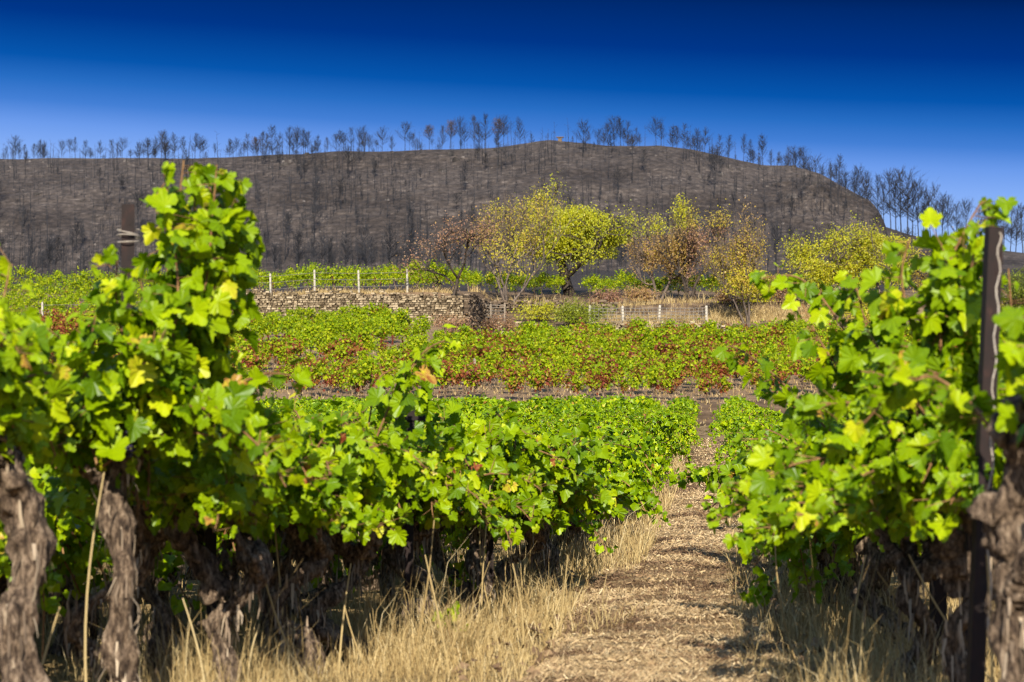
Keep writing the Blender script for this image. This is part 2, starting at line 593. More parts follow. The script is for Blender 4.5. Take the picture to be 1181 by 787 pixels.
def ground_at(px, py):
    """First place where the line of sight through a pixel meets the ground."""
    d = FW + (px - CX) / F * RT - (py - CY) / F * UP
    t = np.arange(4, 700, 0.1)
    q = CAM + t[:, None] * d
    hit = np.nonzero(q[:, 2] < T(q[:, 0], q[:, 1]))[0]
    i = hit[0] if len(hit) else len(t) - 1
    x, y = q[i, 0], q[i, 1]
    return np.array([x, y, float(T(x, y))])


def grid_mesh(name, XX, YY, ZZ, mat, attr=None, parent=None, smooth=True):
    n, mth = XX.shape
    mb = MB()
    i, j = np.meshgrid(np.arange(n - 1), np.arange(mth - 1), indexing='ij')
    Fc = np.stack([i * mth + j, (i + 1) * mth + j, (i + 1) * mth + j + 1, i * mth + j + 1], -1).reshape(-1, 4)
    mb.add(np.stack([XX, YY, ZZ], -1).reshape(-1, 3), Fc)
    o = mb.build(name, mat, parent, smooth)
    if attr is not None:
        a = o.data.attributes.new('zone', 'FLOAT', 'POINT')
        a.data.foreach_set('value', attr.astype(np.float32).ravel())
    return o


xs = np.concatenate([np.linspace(-1500, -60, 25), np.arange(-58, 30, 0.5), np.linspace(32, 1500, 25)])
ys = np.concatenate([np.linspace(-200, 4, 12), np.arange(5, 178, 0.25), np.linspace(182, 600, 50), np.linspace(660, 2500, 12)])
XX, YY = np.meshgrid(xs, ys, indexing='ij')
XX = XX.T[::1].T
ZZ = T(XX, YY)
zone = 0 * XX
zone = np.where(YY > 87.6, 1.0, zone)
zone = np.where((YY > 84.6) & (YY < 88.5), 2.0, zone)
zone = np.where((YY > 148.5) & (XX > WX1), 1.75, zone)
zone = np.where((YY > 155.9) & (YY < 157.5) & (XX > WX1), 2.0, zone)
zone = np.where((YY > 139.5), np.maximum(zone, 1.4), zone)
zone = np.where(YY > 176, 3.0, zone)
gobj = grid_mesh('ground', XX, YY, ZZ, M['ground'], zone)
tag(gobj, kind='structure')

# the mown lane between the vine rows: tread ridges across it
rng = np.random.default_rng(1)
lx = np.arange(-0.78, 0.34, 0.03)
ly = np.concatenate([np.arange(6.5, 30, 0.022), np.arange(30, 85.6, 0.09)])
LX, LY = np.meshgrid(lx, ly, indexing='ij')
q3 = np.stack([LX, LY, 0 * LX], -1)
wob = vnoise(q3 * np.array([2.2, 1.0, 1]), 11)
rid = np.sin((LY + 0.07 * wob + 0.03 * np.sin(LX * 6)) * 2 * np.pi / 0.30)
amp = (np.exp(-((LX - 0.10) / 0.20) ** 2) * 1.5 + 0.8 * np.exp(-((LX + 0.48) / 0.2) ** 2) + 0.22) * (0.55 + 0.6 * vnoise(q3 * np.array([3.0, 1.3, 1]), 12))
LZ = 0.055 + 0.034 * np.clip(amp, 0, 1.5) * rid + 0.014 * fbm(q3 * 9, 3, 13) + 0.03 * np.exp(-((LX + 0.22) / 0.18) ** 2)
edge = np.minimum(sstep(-0.78, -0.70, LX), 1 - sstep(0.26, 0.34, LX))
LZ = LZ * edge + 0.0165 * (1 - edge)
LZ = LZ + np.maximum(T(LX, LY), 0)
pth = grid_mesh('dirt_path', LX, LY, LZ, M['path'])
tag(pth, kind='structure')


# ------------------------------------------------------------------ burnt hill
SIL = np.array([(-700, 190), (-300, 180), (0, 175.5), (150, 176.5), (270, 177), (330, 174), (400, 171.5), (480, 170), (560, 168), (600, 163.5), (635, 160), (665, 163.5), (700, 166.5),
                (760, 166.5), (800, 172), (850, 184), (880, 190), (915, 193), (945, 202), (965, 214), (985, 224), (1003, 233), (1014, 246), (1022, 262), (1025, 284), (1030, 306), (1060, 319)], float)
YB, YR = 540.0, 640.0


def hill_base(px, v, y0=YB, y1=YR, sil=SIL, ybase=316.0):
    px, v = np.asarray(px, float), np.asarray(v, float)
    ysil = np.interp(px, sil[:, 0], sil[:, 1])
    vv = np.clip(v, 0, 1)
    Y = y0 + (y1 - y0) * vv + np.maximum(v - 1, 0) * 260
    Xc = np.tan(-YAW + np.arctan((px - CX) / F))
    X = Y * Xc
    dep = lambda yy: yy * math.cos(YAW)
    zb = 1.25 + (453 - ybase) * dep(y0) / F
    zr = 1.25 + (453 - ysil) * dep(y1) / F
    prof = 0.72 * vv + 0.28 * np.sin(vv * np.pi / 2)
    z = zb + (zr - zb) * prof - np.maximum(v - 1, 0) * 16
    return X, Y, z


def hill_z(px, v):
    X, Y, z = hill_base(px, v)
    env = np.sin(np.clip(v, 0, 1) * np.pi) * 0.9 + 0.1
    q = np.stack([X * 0.035, Y * 0.05, z * 0.12], -1)
    big = fbm(q, 5, 21)
    led = fbm(np.stack([X * 0.05, Y * 0.02, z * 0.45], -1), 4, 22)
    crag = sstep(860, 960, px) * sstep(0.2, 0.5, v) + 0.75 * sstep(300, 360, px) * (1 - sstep(560, 620, px)) * sstep(0.80, 0.88, v) * (1 - sstep(0.96, 1.0, v))
    z = z + env * (2.0 * big + 1.1 * np.abs(led) * (0.5 + 1.6 * crag))
    rough = 1 - np.abs(fbm(np.stack([X * 0.16, Y * 0.16, z * 0.2], -1), 4, 23)) * 2
    z = z + crag * env * 2.2 * rough + 0.35 * env * fbm(np.stack([X * 0.3, Y * 0.3, z * 0.3], -1), 3, 24)
    z = z + 0.5 * (1 - env) * fbm(np.stack([X * 0.09, Y * 0.05, 0 * z], -1), 3, 25)
    return X, Y, z


pu = np.concatenate([np.arange(-700, -60, 20), np.arange(-60, 1062, 2.4)])
pv = np.concatenate([np.linspace(0, 1, 130), 1 + np.linspace(0.03, 0.8, 14)])
PU, PV = np.meshgrid(pu, pv, indexing='ij')
HX, HY, HZ = hill_z(PU, PV)
hill = grid_mesh('burnt_hill', HX, HY, HZ, M['burnt_earth'], smooth=False)
tag(hill, kind='structure')
SIL2 = np.array([(780, 182), (860, 206), (905, 217), (950, 234), (1000, 256), (1050, 272), (1100, 282), (1150, 290), (1200, 296), (1400, 308), (1900, 318)], float)
qu = np.arange(780, 1900, 6.0)
qv = np.concatenate([np.linspace(0, 1, 40), 1 + np.linspace(0.05, 0.8, 6)])
QU, QV = np.meshgrid(qu, qv, indexing='ij')


def rear_z(px, v):
    X, Y, z = hill_base(px, v, 660, 740, SIL2, 322)
    return X, Y, z + 1.2 * fbm(np.stack([X * 0.05, Y * 0.05, 0 * z], -1), 4, 31) * (np.sin(np.clip(v, 0, 1) * np.pi) + 0.15)


RX, RY, RZ = rear_z(QU, QV)
rear = grid_mesh('rear_hill', RX, RY, RZ, M['burnt_earth'], smooth=False)
tag(rear, kind='structure')

# ------------------------------------------------------------------ burnt trees
rng = np.random.default_rng(7)


def burnt_tree_geo(mb, rng, h, style, base=np.zeros(3), tint0=0.3):
    """style: 0 bare pole with stubs, 1 airy pine crown, 2 dense upright crown, 3 scorched crown"""
    n = 7
    zz = np.linspace(-0.4, h, n)
    lean = rng.normal(0, 0.035, 2)
    bend = np.cumsum(rng.normal(0, 0.05, (n, 2)), 0) * h / 10
    pts = np.stack([zz * lean[0] + bend[:, 0], zz * lean[1] + bend[:, 1], zz], -1) + base
    r0 = 0.008 * h + 0.028
    rr = r0 * (1 - 0.88 * (np.arange(n) / (n - 1)))
    mb.segs(pts[:-1], pts[1:], rr[:-1], rr[1:], 4, tint0)
    nb = {0: rng.integers(5, 14), 1: 44, 2: 58, 3: 50}[style]
    lo = {0: 0.35, 1: 0.38, 2: 0.25, 3: 0.4}[style]
    f = rng.uniform(lo, 0.99, nb)
    p = np.stack([np.interp(f * h, zz, pts[:, i]) for i in range(3)], -1)
    az = rng.uniform(0, 2 * np.pi, nb)
    if style == 0:
        L = rng.uniform(0.04, 0.16, nb) * h
        el = rng.uniform(0.1, 0.9, nb)
    else:
        wid = {1: 0.46, 2: 0.32, 3: 0.42}[style]
        L = h * wid * (1.15 - 0.75 * (f - lo) / (1 - lo)) * rng.uniform(0.6, 1.1, nb)
        el = rng.uniform(0.35, 1.0, nb) + 0.25 * (f - lo)
    d = np.stack([np.cos(az) * np.cos(el), np.sin(az) * np.cos(el), np.sin(el)], -1)
    m = p + d * L[:, None] * 0.55
    d2 = nrm(d + np.array([0, 0, 0.45]) + rng.normal(0, 0.12, (nb, 3)))
    e = m + d2 * L[:, None] * 0.5
    br = r0 * 0.34
    mb.segs(p, m, br, br * 0.7, 3, tint0)
    mb.segs(m, e, br * 0.7, br * 0.3, 3, tint0)
    if style:
        tw = 10
        for _ in range(tw):
            k_ = rng.uniform(0.25, 1.0, nb)
            st = np.where(k_[:, None] < 0.55, p + (m - p) * (k_ / 0.55)[:, None], m + (e - m) * ((k_ - 0.55) / 0.45)[:, None])
            dd = nrm(d2 + rng.normal(0, 0.55, (nb, 3)) + np.array([0, 0, 0.3]))
            en = st + dd * (L * rng.uniform(0.25, 0.5, nb))[:, None]
            mb.segs(st, en, br * 0.42, br * 0.16, 3, tint0 if style != 3 else rng.uniform(0.3, 1.0, nb))
            if style == 3:
                nd = nrm(dd + rng.normal(0, 0.8, (nb, 3)))
                mb.segs(en, en + nd * 0.35, 0.05, 0.02, 3, rng.uniform(0.6, 1.0, nb))


BURNT = {}
for style, count, h in ((0, 8, 7.0), (1, 6, 8.0), (2, 7, 8.0), (3, 3, 8.0)):
    for i in range(count):
        mb = MB()
        burnt_tree_geo(mb, rng, h, style, tint0=rng.uniform(0.05, 0.5))
        BURNT.setdefault(style, []).append(mb)
proto_mesh = {}


def burnt_tree(style, x, y, z, sc, label, group):
    i = int(rng.integers(len(BURNT[style])))
    key = (style, i)
    if key not in proto_mesh:
        o = BURNT[style][i].build('burnt_tree', M['char'])
        proto_mesh[key] = o
    else:
        o = proto_mesh[key].copy()
        COL.objects.link(o)
    o.location = (float(x), float(y), float(z))
    o.rotation_euler = (0, 0, float(rng.uniform(0, 6.28)))
    o.scale = (float(sc * rng.uniform(0.85, 1.2)),) * 2 + (float(sc),)
    tag(o, label, 'tree', group)
    return o


# trees along the skyline: (px, height in photo pixels, style)
ridge = [(-12, 26, 2), (16, 29, 1), (30, 16, 2), (38, 20, 2), (50, 17, 2), (60, 14, 0), (70, 24, 1), (80, 22, 1), (92, 12, 0), (103, 14, 2), (115, 20, 2), (127, 21, 2), (140, 23, 1), (150, 12, 0),
         (158, 20, 2), (170, 24, 2), (178, 26, 1), (190, 34, 2), (200, 30, 2), (210, 24, 2), (224, 27, 2), (236, 14, 2), (247, 16, 2), (266, 22, 2), (276, 14, 2), (285, 24, 2), (294, 20, 3), (302, 32, 2),
         (313, 38, 2), (325, 22, 0), (333, 30, 2), (341, 33, 1), (352, 22, 2), (366, 27, 2), (377, 18, 2), (388, 26, 1), (396, 24, 2), (405, 25, 2), (417, 29, 1), (428, 16, 0), (441, 31, 1), (452, 20, 2),
         (467, 29, 1), (481, 18, 2), (495, 24, 3), (509, 30, 2), (519, 30, 3), (531, 33, 1), (547, 37, 2), (559, 36, 2), (574, 33, 3), (581, 34, 1), (590, 28, 0), (600, 33, 2), (613, 14, 2), (632, 8, 2),
         (660, 10, 2), (678, 15, 2), (690, 10, 2), (702, 30, 2), (709, 33, 1), (716, 31, 2), (724, 30, 2), (735, 22, 2), (744, 24, 0), (757, 29, 1), (763, 25, 2), (776, 30, 2), (781, 28, 2), (790, 26, 2),
         (797, 30, 0), (805, 26, 2), (813, 27, 2), (822, 24, 0), (830, 26, 2), (841, 24, 2), (849, 26, 0), (858, 28, 2), (866, 24, 2), (880, 36, 2), (890, 22, 0), (900, 16, 2), (910, 20, 2), (923, 22, 2)]
ridge = ridge + [(float(q), float(rng.uniform(9, 24)), int(rng.choice([0, 2, 2, 1]))) for q in np.concatenate([rng.uniform(-20, 605, 46), rng.uniform(690, 930, 40)])]
ridge += [(float(q), float(rng.uniform(15, 29)), int(rng.choice([1, 2, 2]))) for q in rng.uniform(-10, 605, 20)]
for (px, hp, st) in ridge:
    v = float(rng.uniform(0.985, 1.05))
    X, Y, z = hill_z(np.array(px), np.array(v))
    g = 'burnt trees in a line along the flat hilltop' if px < 640 else 'burnt trees on the sloping hill crest'
    burnt_tree(st, X, Y, z, hp / (F / Y) / (7.0 if st == 0 else 8.0) * 1.06,
               'blackened leafless tree standing in the line along the flat hilltop' if px < 640 else 'blackened leafless tree on the falling crest of the hill', g)
rear_px = [(905, 22), (918, 24), (930, 26), (940, 30), (950, 22), (958, 26), (966, 30), (975, 28), (986, 34), (992, 38), (1000, 30), (1012, 34), (1020, 30), (1028, 42), (1034, 36), (1040, 48), (1048, 46), (1053, 38),
           (1060, 42), (1066, 36), (1073, 32), (1080, 40), (1087, 34), (1094, 30), (1104, 26), (1116, 30), (1128, 26), (1140, 30), (1150, 34), (1158, 30), (1166, 34), (1172, 30), (1180, 34), (1190, 30)]
for (px, hp) in rear_px:
    X, Y, z = rear_z(np.array(px), np.array(float(rng.uniform(0.9, 1.05))))
    burnt_tree(2 if rng.random() < 0.8 else 1, X, Y, z, (hp + 12) / (F / Y) / 8.0 * 1.15, 'tall burnt tree on the farther ridge behind the rocky hill end', 'burnt trees on the farther ridge')
slope = []
while len(slope) < 2000:
    px, v = rng.uniform(-30, 1020), rng.uniform(0.02, 0.93)
    ys_ = np.interp(px, SIL[:, 0], SIL[:, 1])
    if px > 850 and rng.random() < 0.35:
        continue
    if fbm(np.array([px * 0.02, v * 5, 0.0]), 2, 41) < -0.25 and rng.random() < 0.6:
        continue
    hp = float(np.clip(rng.gamma(4, 5.6), 7, 46)) * (0.75 + 0.4 * (1 - v))
    slope.append((px, v, hp))
slope.sort(key=lambda q: -q[2])
mbr = MB()
for n_, (px, v, hp) in enumerate(slope):
    X, Y, z = hill_z(np.array(px), np.array(v))
    st = 0 if rng.random() < 0.94 else int(rng.choice([1, 2]))
    h = hp / (F / float(Y))
    if n_ < 300 - len(ridge) - len(rear_px):
        burnt_tree(st, X, Y, z, h / (7.0 if st == 0 else 8.0), 'thin blackened tree left standing on the burnt hillside', 'burnt trees scattered over the hillside')
    else:
        burnt_tree_geo(mbr, rng, h, 0 if st == 0 else st, np.array([float(X), float(Y), float(z)]), rng.uniform(0.05, 0.6))
for _ in range(420):
    px, Y = rng.uniform(-10, 1060), rng.uniform(300, 540)
    X = X_at(px, Y)
    burnt_tree_geo(mbr, rng, rng.uniform(3, 8), 0 if rng.random() < 0.8 else 2, np.array([X, Y, float(T(X, Y))]), rng.uniform(0.05, 0.6))
o = mbr.build('burnt_saplings', M['char'])
tag(o, 'small blackened stems covering the burnt hillside', 'burnt trees', kind='stuff')
# fallen logs / boulders on the slope
mb = MB()
for _ in range(900):
    px, v = rng.uniform(-20, 1015), rng.uniform(0.05, 0.97)
    if rng.random() > 0.45 + 0.55 * sstep(0.75, 0.95, v):
        continue
    X, Y, z = [float(q) for q in hill_z(np.array(px), np.array(v))]
    s = rng.gamma(3, 0.085) * (1.7 if (px > 860 or (300 < px < 580 and v > 0.82)) else 1.0)
    th = rng.uniform(0, 2 * np.pi)
    V = np.array([[-1, -1, -1], [1, -1, -1], [1, 1, -1], [-1, 1, -1], [-.7, -.7, .8], [.8, -.6, .7], [.6, .7, .9], [-.7, .6, .6]], float) * rng.uniform(0.6, 1.2, (8, 3)) * s * np.array([1.3, 1, 0.8])
    V = V @ np.array([[math.cos(th), math.sin(th), 0], [-math.sin(th), math.cos(th), 0], [0, 0, 1]]) + [X, Y, z + s * 0.2]
    mb.add(V, [[0, 3, 2, 1], [4, 5, 6, 7], [0, 1, 5, 4], [1, 2, 6, 5], [2, 3, 7, 6], [3, 0, 4, 7]], rng.uniform(0.2, 1))
M['ash_rock'] = noise_mat('ash_rock', [(0.3, (0.03, 0.026, 0.024)), (0.6, (0.075, 0.064, 0.058)), (0.85, (0.17, 0.145, 0.13))], scale=(1.2, 1.2, 1.2), bump=0.6, bdist=0.2, coord='Position', tint_amt=0.5)
o = mb.build('hill_rubble', M['ash_rock'])
tag(o, 'grey stones strewn over the burnt hillside', 'stones', kind='stuff')
# little stone hut on the summit
X, Y, z = [float(q) for q in hill_z(np.array(646.0), np.array(0.995))]
hut = empty('stone_hut', (X, Y, z - 0.2))
tag(hut, 'tiny stone hut on the rounded summit of the burnt hill', 'hut')
mb = MB(); mb.box((0, 0, 0.45), (1.0, 0.9, 1.3)); mb.build('wall', M['dark_stone'], hut)
mb = MB(); mb.box((0, 0, 1.22), (1.9, 1.4, 0.22)); mb.build('roof', M['dark_stone'], hut)


# ------------------------------------------------------------------ walls, fence, posts
rng = np.random.default_rng(11)


def stones(mb, A, B, zfun, h, depth, sw=0.21, sh=0.115, ragged=0.09):
    """Courses of rough stones between plan points A and B, standing on zfun(t), h(t) metres tall."""
    A, B = np.asarray(A, float), np.asarray(B, float)
    L = np.linalg.norm(B - A)
    d = (B - A) / L
    nn = np.array([d[1], -d[0]])
    hm = max(h(t) for t in np.linspace(0, 1, 9))
    z = 0.0
    while z < hm:
        ch = sh * rng.uniform(0.75, 1.3)
        u = -rng.uniform(0, sw)
        while u < L:
            wd = sw * rng.gamma(5, 0.2)
            c = u + wd / 2
            t = min(max(c / L, 0), 1)
            if 0 <= c <= L and z + ch * 0.5 < h(t) + rng.normal(0, ragged):
                p = A + d * c
                off = rng.normal(0, 0.035)
                cen = np.array([p[0] + nn[0] * off, p[1] + nn[1] * off, zfun(t) + z + ch / 2])
                V = np.array([[-1, -1, -1], [1, -1, -1], [1, 1, -1], [-1, 1, -1], [-1, -1, 1], [1, -1, 1], [1, 1, 1], [-1, 1, 1]], float)
                V = V * np.array([wd / 2 * 0.95, depth / 2, ch / 2 * 0.94]) * (1 + rng.uniform(-0.40, 0.08, (8, 3)))
                an = math.atan2(d[1], d[0]) + rng.normal(0, 0.04)
                V = V @ np.array([[math.cos(an), math.sin(an), 0], [-math.sin(an), math.cos(an), 0], [0, 0, 1]]) + cen
                mb.add(V, [[0, 3, 2, 1], [4, 5, 6, 7], [0, 1, 5, 4], [1, 2, 6, 5], [2, 3, 7, 6], [3, 0, 4, 7]], rng.uniform(0, 1))
            u += wd
        z += ch


mb = MB()
zb = lambda t: 5.25
stones(mb, (WX0, WALL_Y), (WX1 + 1.0, WALL_Y), zb, lambda t: 1.95 - 0.25 * t + 0.06 * math.sin(t * 19), 0.5)
for t in np.linspace(0.0, 1, 50):
    mb.box((WX0 + (WX1 - WX0) * t, WALL_Y + 0.15, 5.9), ((WX1 - WX0) / 49, 0.3, 1.5), 0, 0.1)
wall = mb.build('stone_wall', M['stone'])
tag(wall, 'tall pale dry stone wall holding up the upper vineyard terrace', 'wall')
mb = MB()
stones(mb, (WX1 + 1.02, WALL_Y + 0.3), (WX1 + 1.05, BACK_Y), lambda t: 4.2 + 1.8 * t, lambda t: 2.75 - 1.75 * t + 0.05 * math.sin(t * 9), 0.5)
stones(mb, (WX1 + 0.9, BACK_Y), (X_at(712, BACK_Y), BACK_Y), lambda t: 6.2, lambda t: 0.95 + 0.1 * math.sin(t * 14), 0.5, 0.28, 0.15, 0.1)
wall2 = mb.build('stone_wall', M['dark_stone'])
tag(wall2, 'dark brown stone wall set back behind the sparse yellow tree', 'wall')
mb = MB()
stones(mb, (LX0, LOW_Y), (LX1, LOW_Y), lambda t: 4.75, lambda t: (0.80 + 0.15 * math.sin(t * 21) + 0.08 * math.sin(t * 47)) * (1 - 0.5 * max(0, (t - 0.7) / 0.3)), 0.55, 0.24, 0.13, 0.14)
wall3 = mb.build('stone_wall', M['stone'])
tag(wall3, 'low crumbling pale stone wall below the wire fence', 'wall')
mb = MB()
for _ in range(420):     # tumbled stones at the foot of the low wall
    px = rng.choice([rng.uniform(548, 700), rng.uniform(548, 640), rng.uniform(690, 850)])
    Y = LOW_Y - abs(rng.normal(0, 0.9)) - 0.3
    X = X_at(px, Y)
    s = rng.gamma(4, 0.035)
    V = np.array([[-1, -1, -1], [1, -1, -1], [1, 1, -1], [-1, 1, -1], [-.7, -.7, .8], [.8, -.6, .7], [.6, .7, .9], [-.7, .6, .6]], float) * rng.uniform(0.6, 1.2, (8, 3)) * s
    V = V + [X, Y, float(T(X, Y)) + s * 0.5]
    mb.add(V, [[0, 3, 2, 1], [4, 5, 6, 7], [0, 1, 5, 4], [1, 2, 6, 5], [2, 3, 7, 6], [3, 0, 4, 7]], rng.uniform(0.2, 1))
o = mb.build('rubble', M['stone'])
tag(o, 'tumbled pale stones at the foot of the low wall', 'rubble', kind='stuff')


def post_mb(h, wdt, taper=0.9):
    mb = MB()
    mb.box((0, 0, h / 2 - 0.1), (wdt, wdt, h + 0.2))
    mb.box((0, 0, h + 0.012), (wdt * 0.7, wdt * 0.7, 0.03))
    return mb


def wire_fence(pixels, Y, h, zf, label, wires, mat, wdt=0.13, group=None, sag=0.02):
    p0 = np.array([X_at(pixels[0], Y), Y, 0])
    root = empty('wire_fence', (p0[0], Y, zf))
    tag(root, label, 'fence', group)
    xs_ = [X_at(q, Y) for q in pixels]
    for q in xs_:
        o = post_mb(h * rng.uniform(0.96, 1.06), wdt).build('post', mat, root)
        o.location = (q - p0[0], 0, 0)
        o.rotation_euler = (rng.normal(0, 0.015), rng.normal(0, 0.02), 0)
    mb = MB()
    for f_ in wires:
        for a, b in zip(xs_[:-1], xs_[1:]):
            t = np.linspace(0, 1, 8)
            pts = np.stack([a - p0[0] + (b - a) * t, np.full(8, -wdt / 2 - 0.01), h * f_ - sag * 4 * t * (1 - t) + rng.normal(0, 0.004, 8)], -1)
            mb.segs(pts[:-1], pts[1:], 0.018, 0.018, 4)
    return root, mb, xs_, p0


root, mb, xs_, p0 = wire_fence([680, 719, 760, 815], LOW_Y + 0.55, 1.12, 5.5, 'wire mesh fence with pale concrete posts above the low wall', [0.15, 0.32, 0.5, 0.68, 0.86], M['concrete'])
for x in np.arange(xs_[0], xs_[-1], 0.28):
    mb.segs(np.array([[x - p0[0], -0.08, 0.1]]), np.array([[x - p0[0], -0.08, 0.98]]), 0.011, 0.011, 3)
mb.build('wire', M['fence_wire'], root)
root, mb, xs_, p0 = wire_fence([49, 128, 205, 261, 312, 363, 414, 470], WALL_Y + 0.75, 1.35, 7.0, 'wire fence with pale posts along the top of the upper terrace wall', [0.3, 0.6, 0.88], M['concrete'], 0.10)
root.location.z = 0
for o in root.children:
    x = o.location.x + p0[0]
    o.location.z = float(T(x, WALL_Y + 0.75))
mbw = MB()
for f_ in (0.3, 0.6, 0.88):
    for a, b in zip(xs_[:-1], xs_[1:]):
        A = [[a - p0[0], -0.09, float(T(a, WALL_Y + 0.75)) + 1.35 * f_]]
        B = [[b - p0[0], -0.09, float(T(b, WALL_Y + 0.75)) + 1.35 * f_]]
        mbw.segs(np.array(A), np.array(B), 0.011, 0.011, 4)
mbw.build('wire', M['fence_wire'], root)
root, mb, xs_, p0 = wire_fence([551, 566, 582], LOW_Y + 1.2, 1.0, 5.75, 'short weathered wire fence beside the dark wall corner', [0.2, 0.4, 0.6, 0.8, 0.95], M['wood'], 0.09)
mb.build('wire', M['fence_wire'], root)

for (px, py, hp, lab) in ((437, 393, 12, 'small wooden stake among the vines below the tall stone wall'), (546, 436, 16, 'pale wooden stake standing among the red leaved vines'),
                          (621, 425, 12, 'short grey stake in the red vine rows below the big yellow tree')):
    g = ground_at(px, py + 8)
    h = hp / (F / g[1]) + 0.5
    mb = post_mb(h, 0.10)
    o = mb.build('wooden_stake', M['wood'])
    o.location = g
    o.rotation_euler = (0.02, 0.04, 0.4)
    tag(o, lab, 'stake', 'stakes in the terraced vineyard')


# ------------------------------------------------------------------ leaf shapes
def fan(half, cz, fold, curl):
    r_ = np.array(half, float)
    left = r_[::-1][(1 if abs(r_[-1][0]) < 1e-6 else 0):] * [-1, 1]
    ol = np.vstack([r_, left])
    V = np.vstack([[[0, cz]], ol])
    z = fold * np.abs(V[:, 0]) - curl * (V[:, 1] - 0.2) ** 2
    z[1:] += 0.035 * np.sin(np.arange(len(ol)) * 2.1)
    V = np.column_stack([V, z])
    n = len(ol)
    a = np.arange(1, n + 1)
    Fc = np.stack([np.zeros(n, int), a, np.roll(a, -1)], -1)
    return V, Fc


HALF = [(0.05, 0.0), (0.10, -0.17), (0.27, -0.24), (0.38, -0.14), (0.50, -0.09), (0.47, 0.05), (0.41, 0.12), (0.54, 0.21), (0.63, 0.34), (0.54, 0.43), (0.56, 0.55), (0.41, 0.54), (0.31, 0.55), (0.33, 0.69), (0.21, 0.76), (0.16, 0.90), (0.0, 1.0)]
LEAF_HI = [fan(HALF, 0.22, f_, c_) for f_, c_ in ((0.35, 0.35), (-0.30, 0.5), (0.6, 0.2), (0.15, 0.7), (-0.5, 0.3), (0.45, -0.3))]
HALF2 = [(0.08, -0.02), (0.30, -0.24), (0.49, -0.05), (0.46, 0.12), (0.61, 0.36), (0.46, 0.55), (0.29, 0.74), (0.0, 1.0)]
LEAF_MID = [fan(HALF2, 0.22, f_, c_) for f_, c_ in ((0.4, 0.35), (-0.4, 0.45), (0.15, 0.7))]
_q = np.array([[0, -0.1, 0], [0.5, 0.35, 0.14], [0, 1, -0.12], [-0.5, 0.35, 0.14]], float)
LEAF_LOW = [(_q, np.array([[0, 1, 2], [0, 2, 3]]))]
_q2 = np.array([[0, 0, 0], [0.32, 0.45, 0.08], [0, 1, -0.1], [-0.32, 0.45, 0.08]], float)
LEAF_TREE = [(_q2, np.array([[0, 1, 2], [0, 2, 3]]))]


def leafage(mb, rng, pos, outv, size, tint, tmpl, droop=0.75, sun=0.30, jit=0.72, mat=0):
    n = len(pos)
    nor = nrm(outv * 0.5 + np.array([0, 0, 0.35]) + SUND * sun + rng.normal(0, jit, (n, 3)))
    tip = nrm(outv * 0.5 + np.array([0, 0, -droop]) + rng.normal(0, 0.55, (n, 3)))
    ch = rng.integers(0, len(tmpl), n)
    for k_, (tv, tf) in enumerate(tmpl):
        s = ch == k_
        mb.cards(tv, tf, pos[s], tip[s], nor[s], size[s] if np.ndim(size) else size, tint[s] if np.ndim(tint) else tint, mat)


def shoot_curve(p0, d, L, droop, n=14, rng=None, wob=0.03):
    t = np.linspace(0, 1, n)
    p = p0 + np.outer(t * L, d) + np.outer((t ** 2.2) * L * droop, [0, 0, -1.0])
    if rng is not None:
        p[1:] += np.cumsum(rng.normal(0, wob * L / n ** 0.5, (n - 1, 3)), 0) * 0.5
    return p


def vine_tints(rng, n, yellow=0.06, red=0.02, lo=0.12, hi=0.78):
    t = lo + (hi - lo) * rng.beta(2.2, 2.0, n)
    u = rng.random(n)
    t = np.where(u < yellow, rng.uniform(0.8, 0.9, n), t)
    t = np.where(u > 1 - red, rng.uniform(0.9, 1.0, n), t)
    return t


def leaves_along(mb, rng, curve, spacing, size, tmpl, axis_xy, tints=None, pet=0.06, dens=1.0, sun=0.30, yellow=0.02, red=0.008):
    seg = np.linalg.norm(np.diff(curve, axis=0), axis=1)
    cum = np.concatenate([[0], np.cumsum(seg)])
    n = max(2, int(cum[-1] / spacing * dens))
    u = np.sort(rng.uniform(0.06, 1.0, n)) * cum[-1]
    p = np.stack([np.interp(u, cum, curve[:, i]) for i in range(3)], -1)
    side = nrm(np.column_stack([rng.normal(0, 1, (n, 2)), rng.normal(0.1, 0.5, n)]))
    rad = p - np.array([axis_xy[0], axis_xy[1], 0])
    rad[:, 2] = 0
    o = nrm(nrm(rad) * 0.6 + side * 0.8)
    pos = p + o * pet * rng.uniform(0.5, 1.5, n)[:, None]
    sz = size * (0.42 + 0.85 * rng.beta(2, 2, n)) * np.where(u / cum[-1] > 0.85, 0.65, 1.0)
    t = vine_tints(rng, n, yellow, red)
    leafage(mb, rng, pos, o, sz, t, tmpl, sun=sun)
    return p, pos


# ------------------------------------------------------------------ vine trunks
def gnarl(seed, amp=0.28, freq=7.0, twist=6.0):
    def f(V, pts, rad):
        c = pts[:, None, :]
        d = V - c
        L = np.linalg.norm(d, axis=-1, keepdims=True)
        a = np.arctan2(d[..., 1], d[..., 0])
        s = np.linspace(0, 1, len(pts))[:, None]
        lump = fbm(V * freq + seed * 3.1, 3, seed)
        fine = fbm(V * np.array([38, 38, 12]) + seed, 3, seed + 5)
        ridge = np.sin(a * 5 + s * twist + 2.5 * lump)
        k_ = 1 + amp * (1.5 * lump + 0.45 * ridge + 1.1 * fine)
        return c + d * k_[..., None]
    return f


